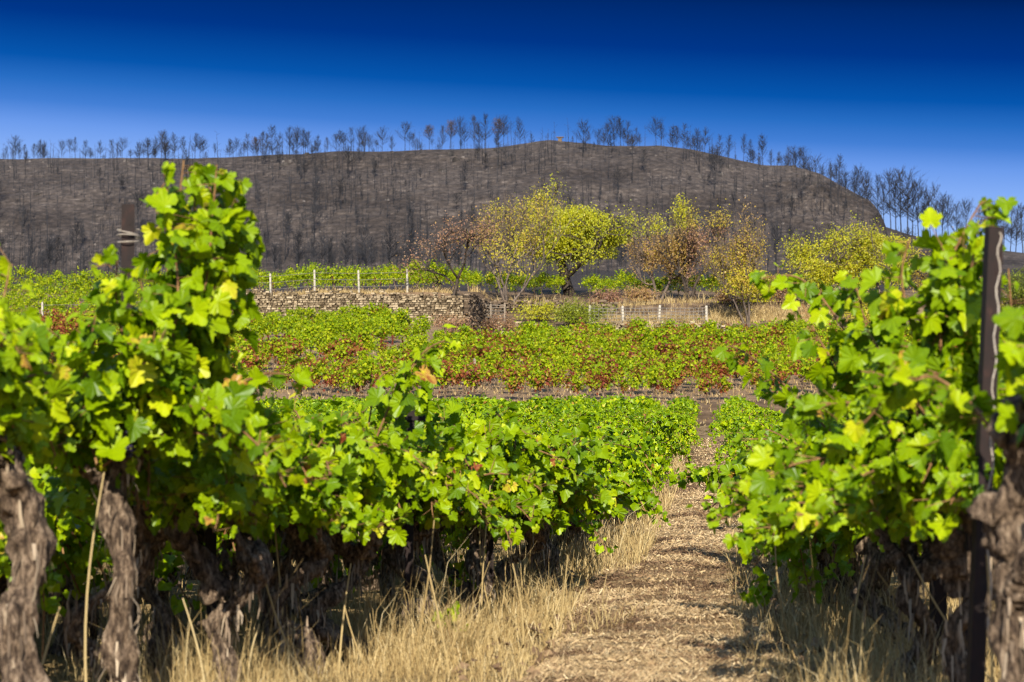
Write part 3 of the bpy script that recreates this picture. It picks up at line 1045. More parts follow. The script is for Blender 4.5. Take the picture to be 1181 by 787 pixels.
def trunk_geo(mb, rng, h, r, lean, sides, rings, seed, arms=3, arm_len=0.25, kink=0.08, strips=0):
    t = np.linspace(0, 1, rings)
    ph = rng.uniform(0, 6.28, 4)
    x = lean[0] * t * h + kink * np.sin(t * 6.0 + ph[0]) * t + 0.55 * kink * np.sin(t * 11 + ph[1])
    y = lean[1] * t * h + kink * np.sin(t * 4.3 + ph[2]) * t + 0.4 * kink * np.sin(t * 10 + ph[3])
    x -= x[0]
    y -= y[0]
    pts = np.stack([x, y, -0.06 + t * (h + 0.06)], -1)
    rr = r * (1.35 - 0.75 * np.clip(t * 2.2, 0, 1) + 0.28 * np.clip((t - 0.6) / 0.4, 0, 1)) * (1 + 0.14 * np.sin(t * 17 + ph[1]) + 0.10 * np.sin(t * 31 + ph[2]))
    rr[-1] *= 0.55
    mb.tube(pts, rr, sides, 0.5, 0, gnarl(seed, 0.44, 9.0))
    head = pts[-1]
    tips = [head]
    for a in range(arms):
        az = rng.uniform(0, 6.28) if arms > 2 else rng.choice([1.5, -1.5]) + rng.normal(0, .4)
        d = np.array([math.cos(az) * 0.7, math.sin(az), rng.uniform(0.25, 0.9)])
        d /= np.linalg.norm(d)
        L = arm_len * rng.uniform(0.6, 1.2)
        st = pts[int(rings * rng.uniform(0.72, 0.97))]
        cur = shoot_curve(st, d, L, -0.3, max(6, rings // 4), rng, 0.12)
        ra = r * np.linspace(0.62, 0.34, len(cur)) * (1 + 0.2 * np.sin(np.arange(len(cur)) * 1.9))
        mb.tube(cur, ra, max(6, sides // 2), 0.5, 0, gnarl(seed + a + 1, 0.35, 12))
        tips.append(cur[-1])
    for _ in range(strips):   # peeling bark
        k_ = rng.integers(2, rings - 3)
        az = rng.uniform(0, 6.28)
        o = np.array([math.cos(az), math.sin(az), 0])
        b = pts[k_] + o * rr[k_] * 1.02
        L = rng.uniform(0.04, 0.13)
        wv = np.array([-o[1], o[0], 0]) * rng.uniform(0.0025, 0.007)
        e = b + np.array([0, 0, -L]) * rng.choice([1, 1, -1]) + o * rng.uniform(-0.01, 0.04)
        mid = (b + e) / 2 + o * rng.uniform(0.0, 0.02)
        mb.add(np.array([b - wv, b + wv, mid - wv, mid + wv, e - wv * .4, e + wv * .4]), [[0, 1, 3, 2], [2, 3, 5, 4]], rng.uniform(0, 1), 1)
    return tips


# ------------------------------------------------------------------ vines of the lower field (variants, then copies)
def vine_variant(rng, seed, hi=False):
    root = empty('grapevine', (0, -500, 0))
    mb = MB()
    h = rng.uniform(0.40, 0.55)
    tips = trunk_geo(mb, rng, h, 0.070, rng.normal(0, 0.16, 2), 12, 26, seed, arms=3, arm_len=0.28, kink=0.05, strips=40)
    mb.build('trunk', [M['bark'], M['bark_strip']], root, True)
    fo, ca = MB(), MB()
    for i in range(30):
        st = np.array(tips[rng.integers(len(tips))]) + rng.normal(0, 0.04, 3)
        al = rng.uniform(-1, 1)
        d = nrm(np.array([rng.normal(0, 0.42), al * 1.0, rng.uniform(0.45, 1.05)]))
        L = rng.uniform(0.55, 1.0) * (1.0 if abs(al) > 0.4 else 0.78)
        cur = shoot_curve(st, d, L, rng.uniform(0.35, 1.05), 12, rng)
        cur[:, 2] = np.clip(cur[:, 2], 0.20 + rng.uniform(0, .16), 1.08 - rng.uniform(0, .22) ** 1.5)
        ca.segs(cur[:-1], cur[1:], 0.0045, 0.0035, 3)
        leaves_along(fo, rng, cur, 0.0145, 0.060, LEAF_MID, (0, st[1]), pet=0.06)
    fo.build('foliage', M['vine_leaf'], root)
    ca.build('cane', M['cane'], root)
    return root


rng = np.random.default_rng(23)
VAR = [vine_variant(rng, 100 + i) for i in range(8)]
used = [False] * len(VAR)

HEROL = [(20, 350), (155, 320), (245, 285), (330, 262), (400, 245), (480, 225), (545, 208), (590, 195)]
_hp = np.array([P(a, 453, s) for a, s in HEROL])
CURVE_Y = np.concatenate([_hp[:, 1], [15.5, 30]])
CURVE_X = np.concatenate([_hp[:, 0], [-1.08, -1.02]])


def row_x(Y):
    return np.interp(Y, CURVE_Y, CURVE_X, left=CURVE_X[0] - 0.2)


def place_vine(x, y, sc, label, group):
    i = int(rng.integers(len(VAR)))
    r = VAR[i] if not used[i] else copy_tree(VAR[i])
    used[i] = True
    r.location = (float(x), float(y), float(T(x, y)))
    r.rotation_euler = (0, 0, float(rng.choice([0, math.pi]) + rng.normal(0, 0.18)))
    q = float(sc * rng.uniform(0.9, 1.1))
    r.scale = (q * float(rng.uniform(0.92, 1.1)), q * 1.05, q)
    tag(r, label, 'grapevine', group)
    return r


far_stuff = []
STEP = 1.0


def hscale(y, r_i=0):
    return float(np.interp(y, [8, 14, 18, 24, 45, 84], [1.22, 1.1, 0.97, 0.9, 0.88, 0.98]))


cand = []
for r_i, ystart in ((0, 15.3), (1, 9.3), (2, 10.8), (3, 13.0), (4, 18.0), (5, 26.0), (6, 33.0), (7, 40.0), (8, 46.0), (9, 54.0), (10, 60.0)):
    y = ystart
    while y < 84.3:
        yy = y + rng.normal(0, 0.1)
        cand.append((row_x(yy) - 1.18 * r_i + rng.normal(0, 0.05), yy, r_i, yy * (1 + 0.17 * r_i)))
        y += STEP * (0.66 if yy < 22 and 0 < r_i < 4 else 1.0)
y = 12.9
while y < 84:
    cand.append((0.68 + 0.10 * max(0, 1 - (y - 12.9) / 5) + rng.normal(0, 0.05), y, -1, y))
    y += STEP
for y in np.arange(8.6, 26, 1.1):
    cand.append((2.35 + rng.normal(0, 0.05), y, -2, y * 2.0))
cand.sort(key=lambda q: q[3])
LABS = {0: ('bushy green grapevine in the row along the left edge of the mown lane', 'vines of the row left of the lane'),
        -1: ('bushy green grapevine in the row along the right edge of the mown lane', 'vines of the row right of the lane'),
        -2: ('grapevine in the second row right of the lane, behind the first', 'vines of the second row right of the lane')}
nv = 0
for (x, yy, r_i, _k) in cand:
    if nv < 275:
        lab = LABS.get(r_i, ('green grapevine in the rows behind the one bordering the lane', 'vines of the rows farther left in the lower field'))
        place_vine(x, yy, hscale(yy), *lab)
        nv += 1
    else:
        far_stuff.append((x, yy))
mb = MB()
mbt = MB()
for (x, y) in far_stuff:
    sc = hscale(y)
    n = 230
    sc *= float(rng.uniform(0.78, 1.22))
    d = nrm(rng.normal(0, 1, (n, 3)))
    p = d * np.array([0.36, 0.60, 0.36]) * rng.uniform(0.55, 1.05, (n, 1)) + np.array([0, 0, 0.66])
    p = p * sc + np.array([x, y, float(T(x, y))])
    leafage(mb, rng, p, d, 0.11 * rng.uniform(0.7, 1.2, n), vine_tints(rng, n), LEAF_LOW, jit=0.6)
o = mb.build('vine_rows', M['vine_leaf'])
tag(o, 'far green vine rows at the end of the lower field', 'vines', kind='stuff')


# ------------------------------------------------------------------ terraced bush vines
def bush_variant(rng, seed, red, name='bush_vine', hgt=1.0, half_along=0.44, y0=-520, n=330):
    root = empty(name, (0, y0, 0))
    mb = MB()
    tips = trunk_geo(mb, rng, 0.46 * hgt, 0.045, rng.normal(0, 0.2, 2), 6, 9, seed, arms=3, arm_len=0.26, kink=0.05)
    mb.build('trunk', [M['bark'], M['bark_strip']], root, True)
    fo = MB()
    nc = 6
    cc = nrm(rng.normal(0, 1, (nc, 3))) * np.array([half_along * 0.85, 0.34, 0.32]) * rng.uniform(0.5, 1.0, (nc, 1)) + np.array([0, 0, 0.82])
    ci = rng.integers(0, nc, n)
    p = cc[ci] + rng.normal(0, 0.125, (n, 3))
    p[:, 2] = np.maximum(p[:, 2], 0.25)
    p *= hgt
    d = nrm(p - np.array([0, 0, 0.6 * hgt]))
    hz = (p[:, 2] / hgt - 0.3) / 0.8
    pr = np.clip(red * (1.4 - 0.95 * hz), 0, 0.95)
    cz = rng.random(nc)
    t = np.where(0.72 * cz[ci] + 0.28 * rng.random(n) < pr, rng.uniform(0.64, 0.98, n), rng.uniform(0.1, 0.56, n))
    leafage(fo, rng, p, d, 0.108 * rng.uniform(0.6, 1.3, n), t, LEAF_LOW, jit=0.65)
    fo.build('foliage', M['bush_leaf'], root)
    return root


rng = np.random.default_rng(31)
BV = {'green': [bush_variant(rng, 300 + i, 0.06) for i in range(5)], 'mixed': [bush_variant(rng, 320 + i, 0.50) for i in range(6)], 'red': [bush_variant(rng, 340 + i, 0.72) for i in range(4)],
      'brown': [bush_variant(rng, 360 + i, 1.6) for i in range(3)]}
BLAB = {'green': ('leafy green bush vine on the stepped terrace above the lower field', 'green bush vines on the terrace'),
        'mixed': ('green bush vine with reddening lower leaves on the stepped terrace', 'half red bush vines on the terrace'),
        'red': ('mostly red leaved bush vine on the stepped terrace', 'red bush vines on the terrace'),
        'brown': ('withered brown bush vine among green ones on the terrace', 'withered bush vines on the terrace')}
spots = []
for Y in np.arange(88.35, 137.0, 2.5):
    x = X_at(-20, Y)
    x1 = X_at(1200, Y)
    while x < x1:
        xx = x + rng.normal(0, 0.12)
        yy = Y + rng.normal(0, 0.12)
        px = CX + F * math.tan(math.atan2(xx, yy) + YAW)
        x += 0.92
        if yy > 138.8 and xx < WX1 + 1.5:
            continue
        if (470 < px < 600 and yy > 124) or (px < 505 and 113 < yy < 116.5) or px > 905 and yy > 144.5 or (545 < px < 720 and yy > 145.0) or (500 < px < 560 and yy > 137):
            continue
        if rng.random() < 0.14:
            continue
        f_ = (yy - 89) / 58
        nz = float(fbm(np.array([px * 0.012, yy * 0.09, 0.3]), 3, 55))
        kind = 'mixed'
        if px < 520:
            if 30 < px < 118 and 106 < yy < 124:
                kind = 'brown'
            elif yy < 106:
                kind = 'red' if nz > 0.0 else 'mixed'
            else:
                kind = 'green' if nz < 0.28 else 'mixed'
        else:
            if f_ < 0.10:
                kind = 'red' if nz > -0.05 else 'mixed'
            elif nz > 0.12:
                kind = 'red'
            elif nz < -0.30 or f_ > 0.90:
                kind = 'green'
        spots.append((xx, yy, px, kind))
# the ones that show largest: nearest first, and only where no near hedge hides them
def show(q):
    return (q[1] + (0 if 235 < q[2] < 990 else 60))
spots.sort(key=show)
busedd = {}
stuff_f, stuff_t = MB(), MB()


def mesh_np(o):
    me = o.data
    V = np.zeros(len(me.vertices) * 3, np.float32)
    me.vertices.foreach_get('co', V)
    return V.reshape(-1, 3)


def poly_np(o):
    me = o.data
    L = np.zeros(len(me.loops), np.int32)
    me.loops.foreach_get('vertex_index', L)
    kk = me.polygons[0].loop_total
    t = np.zeros(len(me.polygons), np.float32)
    me.attributes['tint'].data.foreach_get('value', t)
    return L, kk, t


cache = {}
for n_, (x, y, px, kind) in enumerate(spots):
    i = int(rng.integers(len(BV[kind])))
    src = BV[kind][i]
    sc = float(rng.uniform(0.72, 1.25)) * (1.0 if kind != 'brown' else 1.1)
    rz = float(rng.choice([0, math.pi]) + rng.normal(0, 0.25))
    z = float(T(x, y))
    if n_ < 290:
        r = src if not busedd.get((kind, i)) else copy_tree(src)
        busedd[(kind, i)] = True
        r.location = (x, y, z)
        r.rotation_euler = (0, 0, rz)
        r.scale = (sc, sc, sc)
        tag(r, BLAB[kind][0], 'vine', BLAB[kind][1])
    else:
        key = (kind, i)
        if key not in cache:
            fo = [c for c in src.children if c.name.startswith('foliage')][0]
            cache[key] = (mesh_np(fo),) + poly_np(fo)
        V, L, kk, t = cache[key]
        c_, s_ = math.cos(rz), math.sin(rz)
        W = V @ np.array([[c_, s_, 0], [-s_, c_, 0], [0, 0, 1]]) * sc + [x, y, z]
        stuff_f.add(W, L.reshape(-1, kk), t)
        stuff_f.tube(np.array([[x, y, z - .05], [x + .03, y, z + .25], [x, y, z + .5]]), [0.05, 0.04, 0.05], 4, 0.97, cap=False)
for kind in BV:
    for i, src in enumerate(BV[kind]):
        if not busedd.get((kind, i)):
            for c in list(src.children):
                bpy.data.objects.remove(c)
            bpy.data.objects.remove(src)
o = stuff_f.build('terrace_vines', M['bush_leaf'])
tag(o, 'farther bush vines filling the stepped terrace', 'vines', kind='stuff')

# upper terrace: hedge-like vines behind the wall and behind the trees
UV = [bush_variant(rng, 400 + i, 0.04, 'terrace_vine', 1.3, 0.75, -540, 420) for i in range(5)]
uu = [False] * 5
n_up = 0
for (Y, pa, pb, lab, grp) in ((142.6, -10, 528, 'green vine in the front row above the tall stone wall', 'vines above the tall stone wall'),
                              (147.5, -10, 300, 'green vine on the upper slope at the hill foot', 'vines on the upper slope'),
                              (152.0, -10, 300, 'green vine on the upper slope at the hill foot', 'vines on the upper slope'),
                              (157.5, -10, 560, 'green vine on the upper slope at the hill foot', 'vines on the upper slope'),
                              (164.5, 530, 1010, 'green vine in the row seen between the orchard tree trunks', 'vines behind the orchard trees'),
                              (169.5, -10, 1010, 'green vine in the last row before the burnt ground', 'vines in the last row before the burnt ground')):
    x = X_at(pa, Y)
    while x < X_at(pb, Y):
        if Y > 157 and X_at(645, Y) < x < X_at(674, Y):
            x += 1.2
            continue
        yy = Y + rng.normal(0, 0.1)
        i = int(rng.integers(5))
        r = UV[i] if not uu[i] else copy_tree(UV[i])
        uu[i] = True
        r.location = (x, yy, float(T(x, yy)))
        sc = float(rng.uniform(0.9, 1.12))
        r.scale = (sc, sc, sc * float(rng.uniform(0.9, 1.08)))
        r.rotation_euler = (0, 0, float(rng.choice([0, math.pi]) + rng.normal(0, 0.1)))
        tag(r, lab, 'vine', grp)
        n_up += 1
        x += 1.2 + rng.normal(0, 0.08)


# ------------------------------------------------------------------ orchard trees and shrubs
def grow(rng, p, d, L, r, depth, out, tips, spread, up, nchild=(2, 4)):
    n = 4
    q = [p]
    dd = d.copy()
    for i in range(n):
        dd = nrm(dd + rng.normal(0, 0.16, 3) + np.array([0, 0, up * 0.10]))
        q.append(q[-1] + dd * L / n)
    q = np.array(q)
    rr = np.linspace(r, r * 0.62, n + 1)
    for i in range(n):
        out.append((q[i], q[i + 1], rr[i], rr[i + 1]))
    if depth <= 3:
        tips.extend([(q[i], depth) for i in range(1, n + 1)])
    if depth == 0:
        return
    for _ in range(rng.integers(*nchild) + 1):
        k_ = rng.uniform(0.45, 1.0)
        pi = q[int(round(k_ * n))]
        nd = nrm(dd + rng.normal(0, spread, 3) + np.array([0, 0, up * 0.25]))
        grow(rng, pi, nd, L * rng.uniform(0.58, 0.85), r * 0.55, depth - 1, out, tips, spread, up, nchild)


def orchard_tree(name, px, py, top, wpx, seed, label, cat, leaves, size, tint, bark, stems=1, depth=4, trunk=0.28, spread=0.6, up=0.6, patch=0.9, group=None, r0=None, at=None, sig=0.28, lobe=0.0, nl=16, cb=0.22):
    rg = np.random.default_rng(seed)
    g = ground_at(px, py) if at is None else np.asarray(at)
    s = F / g[1]
    H = (py - top) / s
    W = wpx / s
    out, tips = [], []
    for k_ in range(stems):
        az = k_ * 2 * math.pi / stems + rg.uniform(-0.5, 0.5)
        tilt = 0.08 if stems == 1 else rg.uniform(0.25, 0.6)
        d = np.array([math.cos(az) * tilt, math.sin(az) * tilt, 1.0])
        grow(rg, np.array([0, 0, -0.15]) + (0 if stems == 1 else 0.1) * np.array([math.cos(az), math.sin(az), 0]), nrm(d), H * trunk, (r0 or 0.035 * H) / (1 if stems == 1 else stems ** 0.5), depth, out, tips, spread, up)
    A = np.array([q[0] for q in out]); B = np.array([q[1] for q in out])
    ra = np.array([q[2] for q in out]); rb = np.array([q[3] for q in out])
    tp = np.array([q[0] for q in tips])
    zs = H / max(np.percentile(tp[:, 2], 93) + 0.1, 0.1)
    ws = W / max(np.percentile(np.abs(tp[:, 0]), 95) * 2, 0.1)
    k = np.array([ws, ws, zs])
    A, B, tp = A * k, B * k, tp * k
    root = empty(name, g)
    tag(root, label, cat, group)
    mb = MB()
    mb.segs(A, B, np.maximum(ra, 0.012), np.maximum(rb, 0.010), 5)
    mb.build('trunk', bark, root, True)
    leaves = int(leaves * (4.2 if leaves != 1100 else 3.0))
    size = size * 0.56
    n = leaves
    w_ = np.clip(0.5 + patch * fbm(tp * 0.9 + seed, 3, seed), 0.02, None) ** 2
    idx = rg.choice(len(tp), n, p=w_ / w_.sum())
    p = tp[idx] + rg.normal(0, sig, (n, 3))
    if lobe:
        lc = nrm(rg.normal(0, 1, (nl, 3))) * rg.uniform(0.45, 0.82, (nl, 1))
        lr = rg.uniform(0.22, 0.42, nl)
        m_ = rg.random(n) < lobe
        li = rg.choice(nl, n, p=lr ** 2 / (lr ** 2).sum())
        dl = nrm(rg.normal(0, 1, (n, 3)))
        pl = lc[li] + dl * (lr[li] * rg.uniform(0.45, 1.1, n))[:, None]
        hc = (1 + cb) / 2
        pl = pl * np.array([W / 2, W / 2, H * (1 - cb) / 2]) + np.array([0, 0, H * hc])
        p = np.where(m_[:, None], pl, p)
    p[:, 2] = np.maximum(p[:, 2], 0.25)
    d = nrm(p - np.array([0, 0, H * 0.5]) + 1e-3)
    hz = p[:, 2] / H
    t = tint(rg, p, hz, n, H, W)
    fo = MB()
    leafage(fo, rg, p, d, size * rg.uniform(0.6, 1.3, n), np.clip(t, 0, 1), LEAF_TREE, droop=0.4, jit=0.7)
    fo.build('crown', M['orchard_leaf'], root)
    return root


sg = lambda rg, n, m, s: rg.normal(m, s, n)
orchard_tree('orchard_tree', 520, 352, 260, 95, 501, 'nearly bare reddish tree at the end of the tall stone wall', 'tree', 420, 0.20, lambda rg, p, hz, n, H, W: sg(rg, n, 0.93, 0.06), M['tree_bark'], 1, 4, 0.30, 0.62, 0.5, group=None, r0=0.13)
orchard_tree('orchard_tree', 585, 354, 236, 104, 512, 'sparse multi stemmed tree with ochre leaf patches before the set back wall', 'tree', 1100, 0.24,
             lambda rg, p, hz, n, H, W: 0.58 + 0.12 * hz + rg.normal(0, 0.08, n) - 0.05 * p[:, 0] / W, M['pale_bark'], 4, 4, 0.32, 0.5, 0.9, 1.6, r0=0.19, lobe=0.35, nl=13, cb=0.2)
orchard_tree('orchard_tree', 660, 341, 233, 134, 523, 'full bright yellow green tree with a thick dark leaning trunk', 'tree', 10000, 0.26,
             lambda rg, p, hz, n, H, W: 0.30 + 0.09 * hz + rg.normal(0, 0.08, n) + np.where((p[:, 0] < -W * 0.25) & (hz > 0.4), 0.14, 0.0), M['tree_bark'], 1, 5, 0.26, 0.75, 0.25, 0.8, r0=0.46, sig=0.36, lobe=0.8, nl=24, cb=0.3)
orchard_tree('orchard_tree', 760, 346, 247, 74, 534, 'tall slender tree with yellow tips and orange twigs', 'tree', 1700, 0.22,
             lambda rg, p, hz, n, H, W: np.where(hz > 0.75, 0.45, 0.84) + rg.normal(0, 0.10, n), M['pale_bark'], 2, 4, 0.32, 0.45, 1.0, 1.0, r0=0.16, lobe=0.45, nl=12, cb=0.25)
orchard_tree('orchard_tree', 792, 349, 250, 86, 545, 'half bare tree with rusty red twigs drooping on its right', 'tree', 1500, 0.21,
             lambda rg, p, hz, n, H, W: np.where(p[:, 0] > 0, 0.95, 0.78) - np.where(hz > 0.85, 0.3, 0) + rg.normal(0, 0.08, n), M['tree_bark'], 3, 4, 0.32, 0.55, 0.7, 1.0, r0=0.2, lobe=0.4, nl=12, cb=0.15)
orchard_tree('orchard_tree', 862, 377, 268, 78, 556, 'open straw coloured tree on the grassy edge beyond the fence', 'tree', 1500, 0.22,
             lambda rg, p, hz, n, H, W: 0.52 + 0.25 * hz + rg.normal(0, 0.10, n), M['pale_bark'], 4, 4, 0.34, 0.42, 1.1, 1.0, r0=0.15, lobe=0.4, nl=12, cb=0.15)
orchard_tree('orchard_tree', 958, 352, 273, 92, 567, 'light green airy tree rising behind the right hand vine shoots', 'tree', 2600, 0.23,
             lambda rg, p, hz, n, H, W: 0.36 + rg.normal(0, 0.10, n), M['pale_bark'], 2, 4, 0.30, 0.6, 0.5, 1.0, r0=0.2, lobe=0.6, nl=15, cb=0.2)
orchard_tree('orchard_tree', 1022, 352, 264, 80, 578, 'pale olive airy tree next to the rocky end of the hill', 'tree', 2200, 0.23,
             lambda rg, p, hz, n, H, W: 0.38 + rg.normal(0, 0.10, n), M['pale_bark'], 2, 4, 0.30, 0.6, 0.5, 1.0, r0=0.18, lobe=0.6, nl=15, cb=0.2)
orchard_tree('orchard_tree', 1095, 350, 285, 80, 589, 'brownish half bare tree behind the tall vine and rusty post', 'tree', 1300, 0.22,
             lambda rg, p, hz, n, H, W: 0.7 + rg.normal(0, 0.12, n), M['tree_bark'], 3, 4, 0.32, 0.55, 0.7, 1.0, r0=0.16)
for (px, py, top, wp, sd, nl, tm, lab) in (
        (672, 376, 352, 46, 601, 1300, 0.16, 'dense green shrub in front of the big yellow green tree'),
        (632, 372, 352, 55, 602, 600, 0.45, 'wispy green and straw shrub on the rubble below the dark wall'),
        (572, 388, 368, 44, 603, 350, 0.92, 'reddish brown dry scrub at the foot of the wall corner'),
        (520, 388, 366, 46, 604, 350, 0.90, 'dull red bramble against the end of the tall wall'),
        (700, 352, 336, 28, 605, 500, 0.93, 'russet dry bush left of the first concrete fence post'),
        (738, 351, 333, 30, 606, 500, 0.86, 'tan dry bush behind the concrete fence posts'),
        (872, 352, 318, 34, 607, 900, 0.40, 'yellowish upright bush beside the straw coloured tree'),
        (845, 352, 335, 30, 608, 500, 0.90, 'brown dry bush beyond the last concrete fence post'),
        (905, 352, 322, 50, 609, 700, 0.92, 'dull red bush behind the straw coloured tree'),
        (1168, 380, 322, 60, 610, 1800, 0.08, 'dark green shrub beyond the rusty post'),
        (1120, 378, 335, 60, 611, 900, 0.6, 'olive brown shrub behind the tall right vine'),
        (1000, 380, 345, 60, 612, 900, 0.5, 'straw green shrub under the light green trees')):
    orchard_tree('shrub', px, py, top, wp, sd, lab, 'shrub', nl, 0.19, (lambda m: lambda rg, p, hz, n, H, W: m + rg.normal(0, 0.07, n))(tm), M['tree_bark'], 5, 2, 0.45, 0.55, 0.6, 0.5, r0=0.09, sig=0.2)


# ------------------------------------------------------------------ the big near vines
rng = np.random.default_rng(77)


def cane_and_leaves(fo, ca, rng, curve, spacing=0.05, size=0.13, yellow=0.07, red=0.02, r=0.006, axis=None, dens=1.0):
    curve = np.asarray(curve, float)
    ca.tube(curve, np.linspace(r, r * 0.5, len(curve)), 5, 0.5, cap=False)
    ax = curve[0][:2] if axis is None else axis
    p, pos = leaves_along(fo, rng, curve, spacing, size, LEAF_HI, ax, pet=0.07, dens=dens, yellow=yellow, red=red)
    n = min(len(p), len(pos))
    ca.segs(p[:n], pos[:n], 0.0018, 0.0015, 3)


def spline(pts, n=16):
    pts = np.asarray(pts, float)
    t = np.linspace(0, len(pts) - 1, n)
    i = np.clip(t.astype(int), 0, len(pts) - 2)
    f_ = (t - i)[:, None]
    p0 = pts[np.maximum(i - 1, 0)]; p1 = pts[i]; p2 = pts[i + 1]; p3 = pts[np.minimum(i + 2, len(pts) - 1)]
    return 0.5 * ((2 * p1) + (-p0 + p2) * f_ + (2 * p0 - 5 * p1 + 4 * p2 - p3) * f_ ** 2 + (-p0 + 3 * p1 - 3 * p2 + p3) * f_ ** 3)


def hero(base, seed, label, h, r, zr, nshoot=24, kink=0.07, lean=(0, 0), arms=3, along=0.9, across=0.4, extra=(), Ls=(0.6, 1.0), droop=(0.4, 0.95), trunk_pts=None, arm_len=0.25, size=0.080, side=0.0,
         yellow=0.025, grapes=()):
    rg = np.random.default_rng(seed)
    base = np.asarray(base, float)
    root = empty('grapevine', base)
    tag(root, label, 'grapevine', 'large old vines nearest the camera')
    mb = MB()
    tips = trunk_geo(mb, rg, h, r * 0.98, lean, 30, 110, seed, arms, arm_len, kink * 1.5, strips=130)
    if trunk_pts is not None:
        for (cur, ra, rb) in trunk_pts:
            cur = spline(np.asarray(cur) - base, 40)
            tt = np.linspace(ra, rb, 40) * (1 + 0.15 * np.sin(np.arange(40) * 0.8) + 0.1 * np.sin(np.arange(40) * 1.7))
            tt[-1] *= 0.5
            mb.tube(cur, tt, 20, 0.5, 0, gnarl(seed + 9, 0.36, 9))
            tips.append(cur[-1])
    mb.build('trunk', [M['bark'], M['bark_strip']], root, True)
    nshoot = int(nshoot * 1.45)
    fo, ca = MB(), MB()
    for i in range(nshoot):
        st = np.array(tips[rg.integers(len(tips))]) + rg.normal(0, 0.03, 3)
        st[2] = max(st[2], zr[0] + 0.1)
        al = rg.uniform(-1, 1) * along
        d = nrm(np.array([rg.normal(side, across), al, rg.uniform(0.5, 1.1)]))
        cur = shoot_curve(st, d, rg.uniform(*Ls), rg.uniform(*droop), 14, rg)
        cur[:, 2] = np.clip(cur[:, 2], zr[0] + rg.uniform(0, 0.12), zr[1] + rg.uniform(-0.12, 0.0))
        cane_and_leaves(fo, ca, rg, cur, 0.0175, size, yellow, 0.008, axis=st[:2])
    for (cur, dens, yl) in extra:
        cane_and_leaves(fo, ca, rg, spline(np.asarray(cur) - base, 22), 0.018, size * 1.12, yl * 0.35, 0.01, 0.006, dens=dens, axis=(cur[0] - base)[:2])
    fo.build('foliage', M['vine_leaf'], root)
    ca.build('cane', M['cane'], root)
    for gp in grapes:
        gm = MB()
        ico = np.array([[0, 0, 1], [.894, 0, .447], [.276, .851, .447], [-.724, .526, .447], [-.724, -.526, .447], [.276, -.851, .447], [.724, .526, -.447], [-.276, .851, -.447], [-.894, 0, -.447], [-.276, -.851, -.447], [.724, -.526, -.447], [0, 0, -1]])
        icf = np.array([[0, 1, 2], [0, 2, 3], [0, 3, 4], [0, 4, 5], [0, 5, 1], [1, 6, 2], [2, 7, 3], [3, 8, 4], [4, 9, 5], [5, 10, 1], [6, 7, 2], [7, 8, 3], [8, 9, 4], [9, 10, 5], [10, 6, 1], [11, 7, 6], [11, 8, 7], [11, 9, 8], [11, 10, 9], [11, 6, 10]])
        for _ in range(34):
            z = rg.uniform(0, 1)
            c = np.asarray(gp) - base + np.append(rg.normal(0, 0.022 * (1.2 - z), 2), -z * 0.12)
            gm.add(ico * 0.0085 + c, icf)
        gm.build('grape_bunch', M['grape'], root, True)
    return root


def gbase(px, s):
    p = P(px, 453, s)
    return np.array([p[0], p[1], 0.0])


C = lambda *q: np.array([P(*a) for a in q])
hero(gbase(16, 350), 701, 'thick knotted vine at the left picture edge, its bulbous head at leaf level', 1.06, 0.085, (0.90, 1.70), 18, 0.05, (0.03, 0.0), 2, across=0.35, arm_len=0.14, Ls=(0.4, 0.8), side=-0.35,
     extra=[(C((-15, 470, 350), (-5, 400, 350), (5, 340, 345), (14, 305, 340)), 1.0, 0.15), (C((-30, 480, 350), (15, 440, 345), (60, 430, 340)), 0.9, 0.1)])
hero(gbase(158, 320), 702, 'tall vine with upright shoots rising highest of the left row', 1.08, 0.062, (0.78, 1.60), 22, 0.04, (-0.02, 0.0), 3, across=0.5, arm_len=0.16,
     extra=[(C((160, 500, 320), (190, 420, 322), (205, 350, 322), (200, 270, 322), (188, 190, 322)), 1.15, 0.1),
            (C((165, 500, 320), (205, 420, 318), (235, 340, 318), (245, 250, 318), (250, 190, 318)), 1.5, 0.1),
            (C((170, 500, 318), (215, 430, 315), (235, 370, 316), (225, 290, 316), (225, 200, 316)), 1.4, 0.14),
            (C((170, 510, 318), (225, 440, 312), (262, 360, 312), (262, 260, 312), (240, 215, 312)), 1.5, 0.08),
            (C((150, 500, 320), (150, 420, 324), (135, 360, 326), (135, 300, 328)), 1.3, 0.12),
            (C((165, 480, 318), (195, 380, 316), (192, 300, 316), (186, 255, 316), (182, 222, 316)), 1.3, 0.1),
            (C((165, 480, 318), (215, 380, 314), (222, 300, 314), (208, 240, 314), (212, 185, 314)), 1.3, 0.1),
            (C((150, 500, 320), (175, 430, 324), (175, 370, 326), (160, 320, 328)), 1.3, 0.12),
            (C((150, 520, 320), (110, 460, 326), (105, 400, 328), (115, 340, 330)), 1.3, 0.15),
            (C((160, 510, 318), (190, 450, 316), (215, 400, 314), (240, 330, 314)), 1.3, 0.05)], grapes=[P(160, 425, 322), P(150, 488, 322)], yellow=0.05)
hero(gbase(250, 285), 703, 'vine with a crooked hooked trunk beside the upright shoots', 0.62, 0.05, (0.66, 1.36), 24, 0.05, (0.05, 0), 3, across=0.32, arm_len=0.2,
     trunk_pts=[(C((255, 690, 285), (232, 650, 285), (205, 610, 287), (214, 590, 287), (232, 600, 286)), 0.05, 0.035)])
hero(gbase(335, 262), 704, 'squat knotty vine with a wide head, third clear of the grass', 0.66, 0.06, (0.64, 1.38), 26, 0.07, (-0.1, 0), 4, across=0.32)
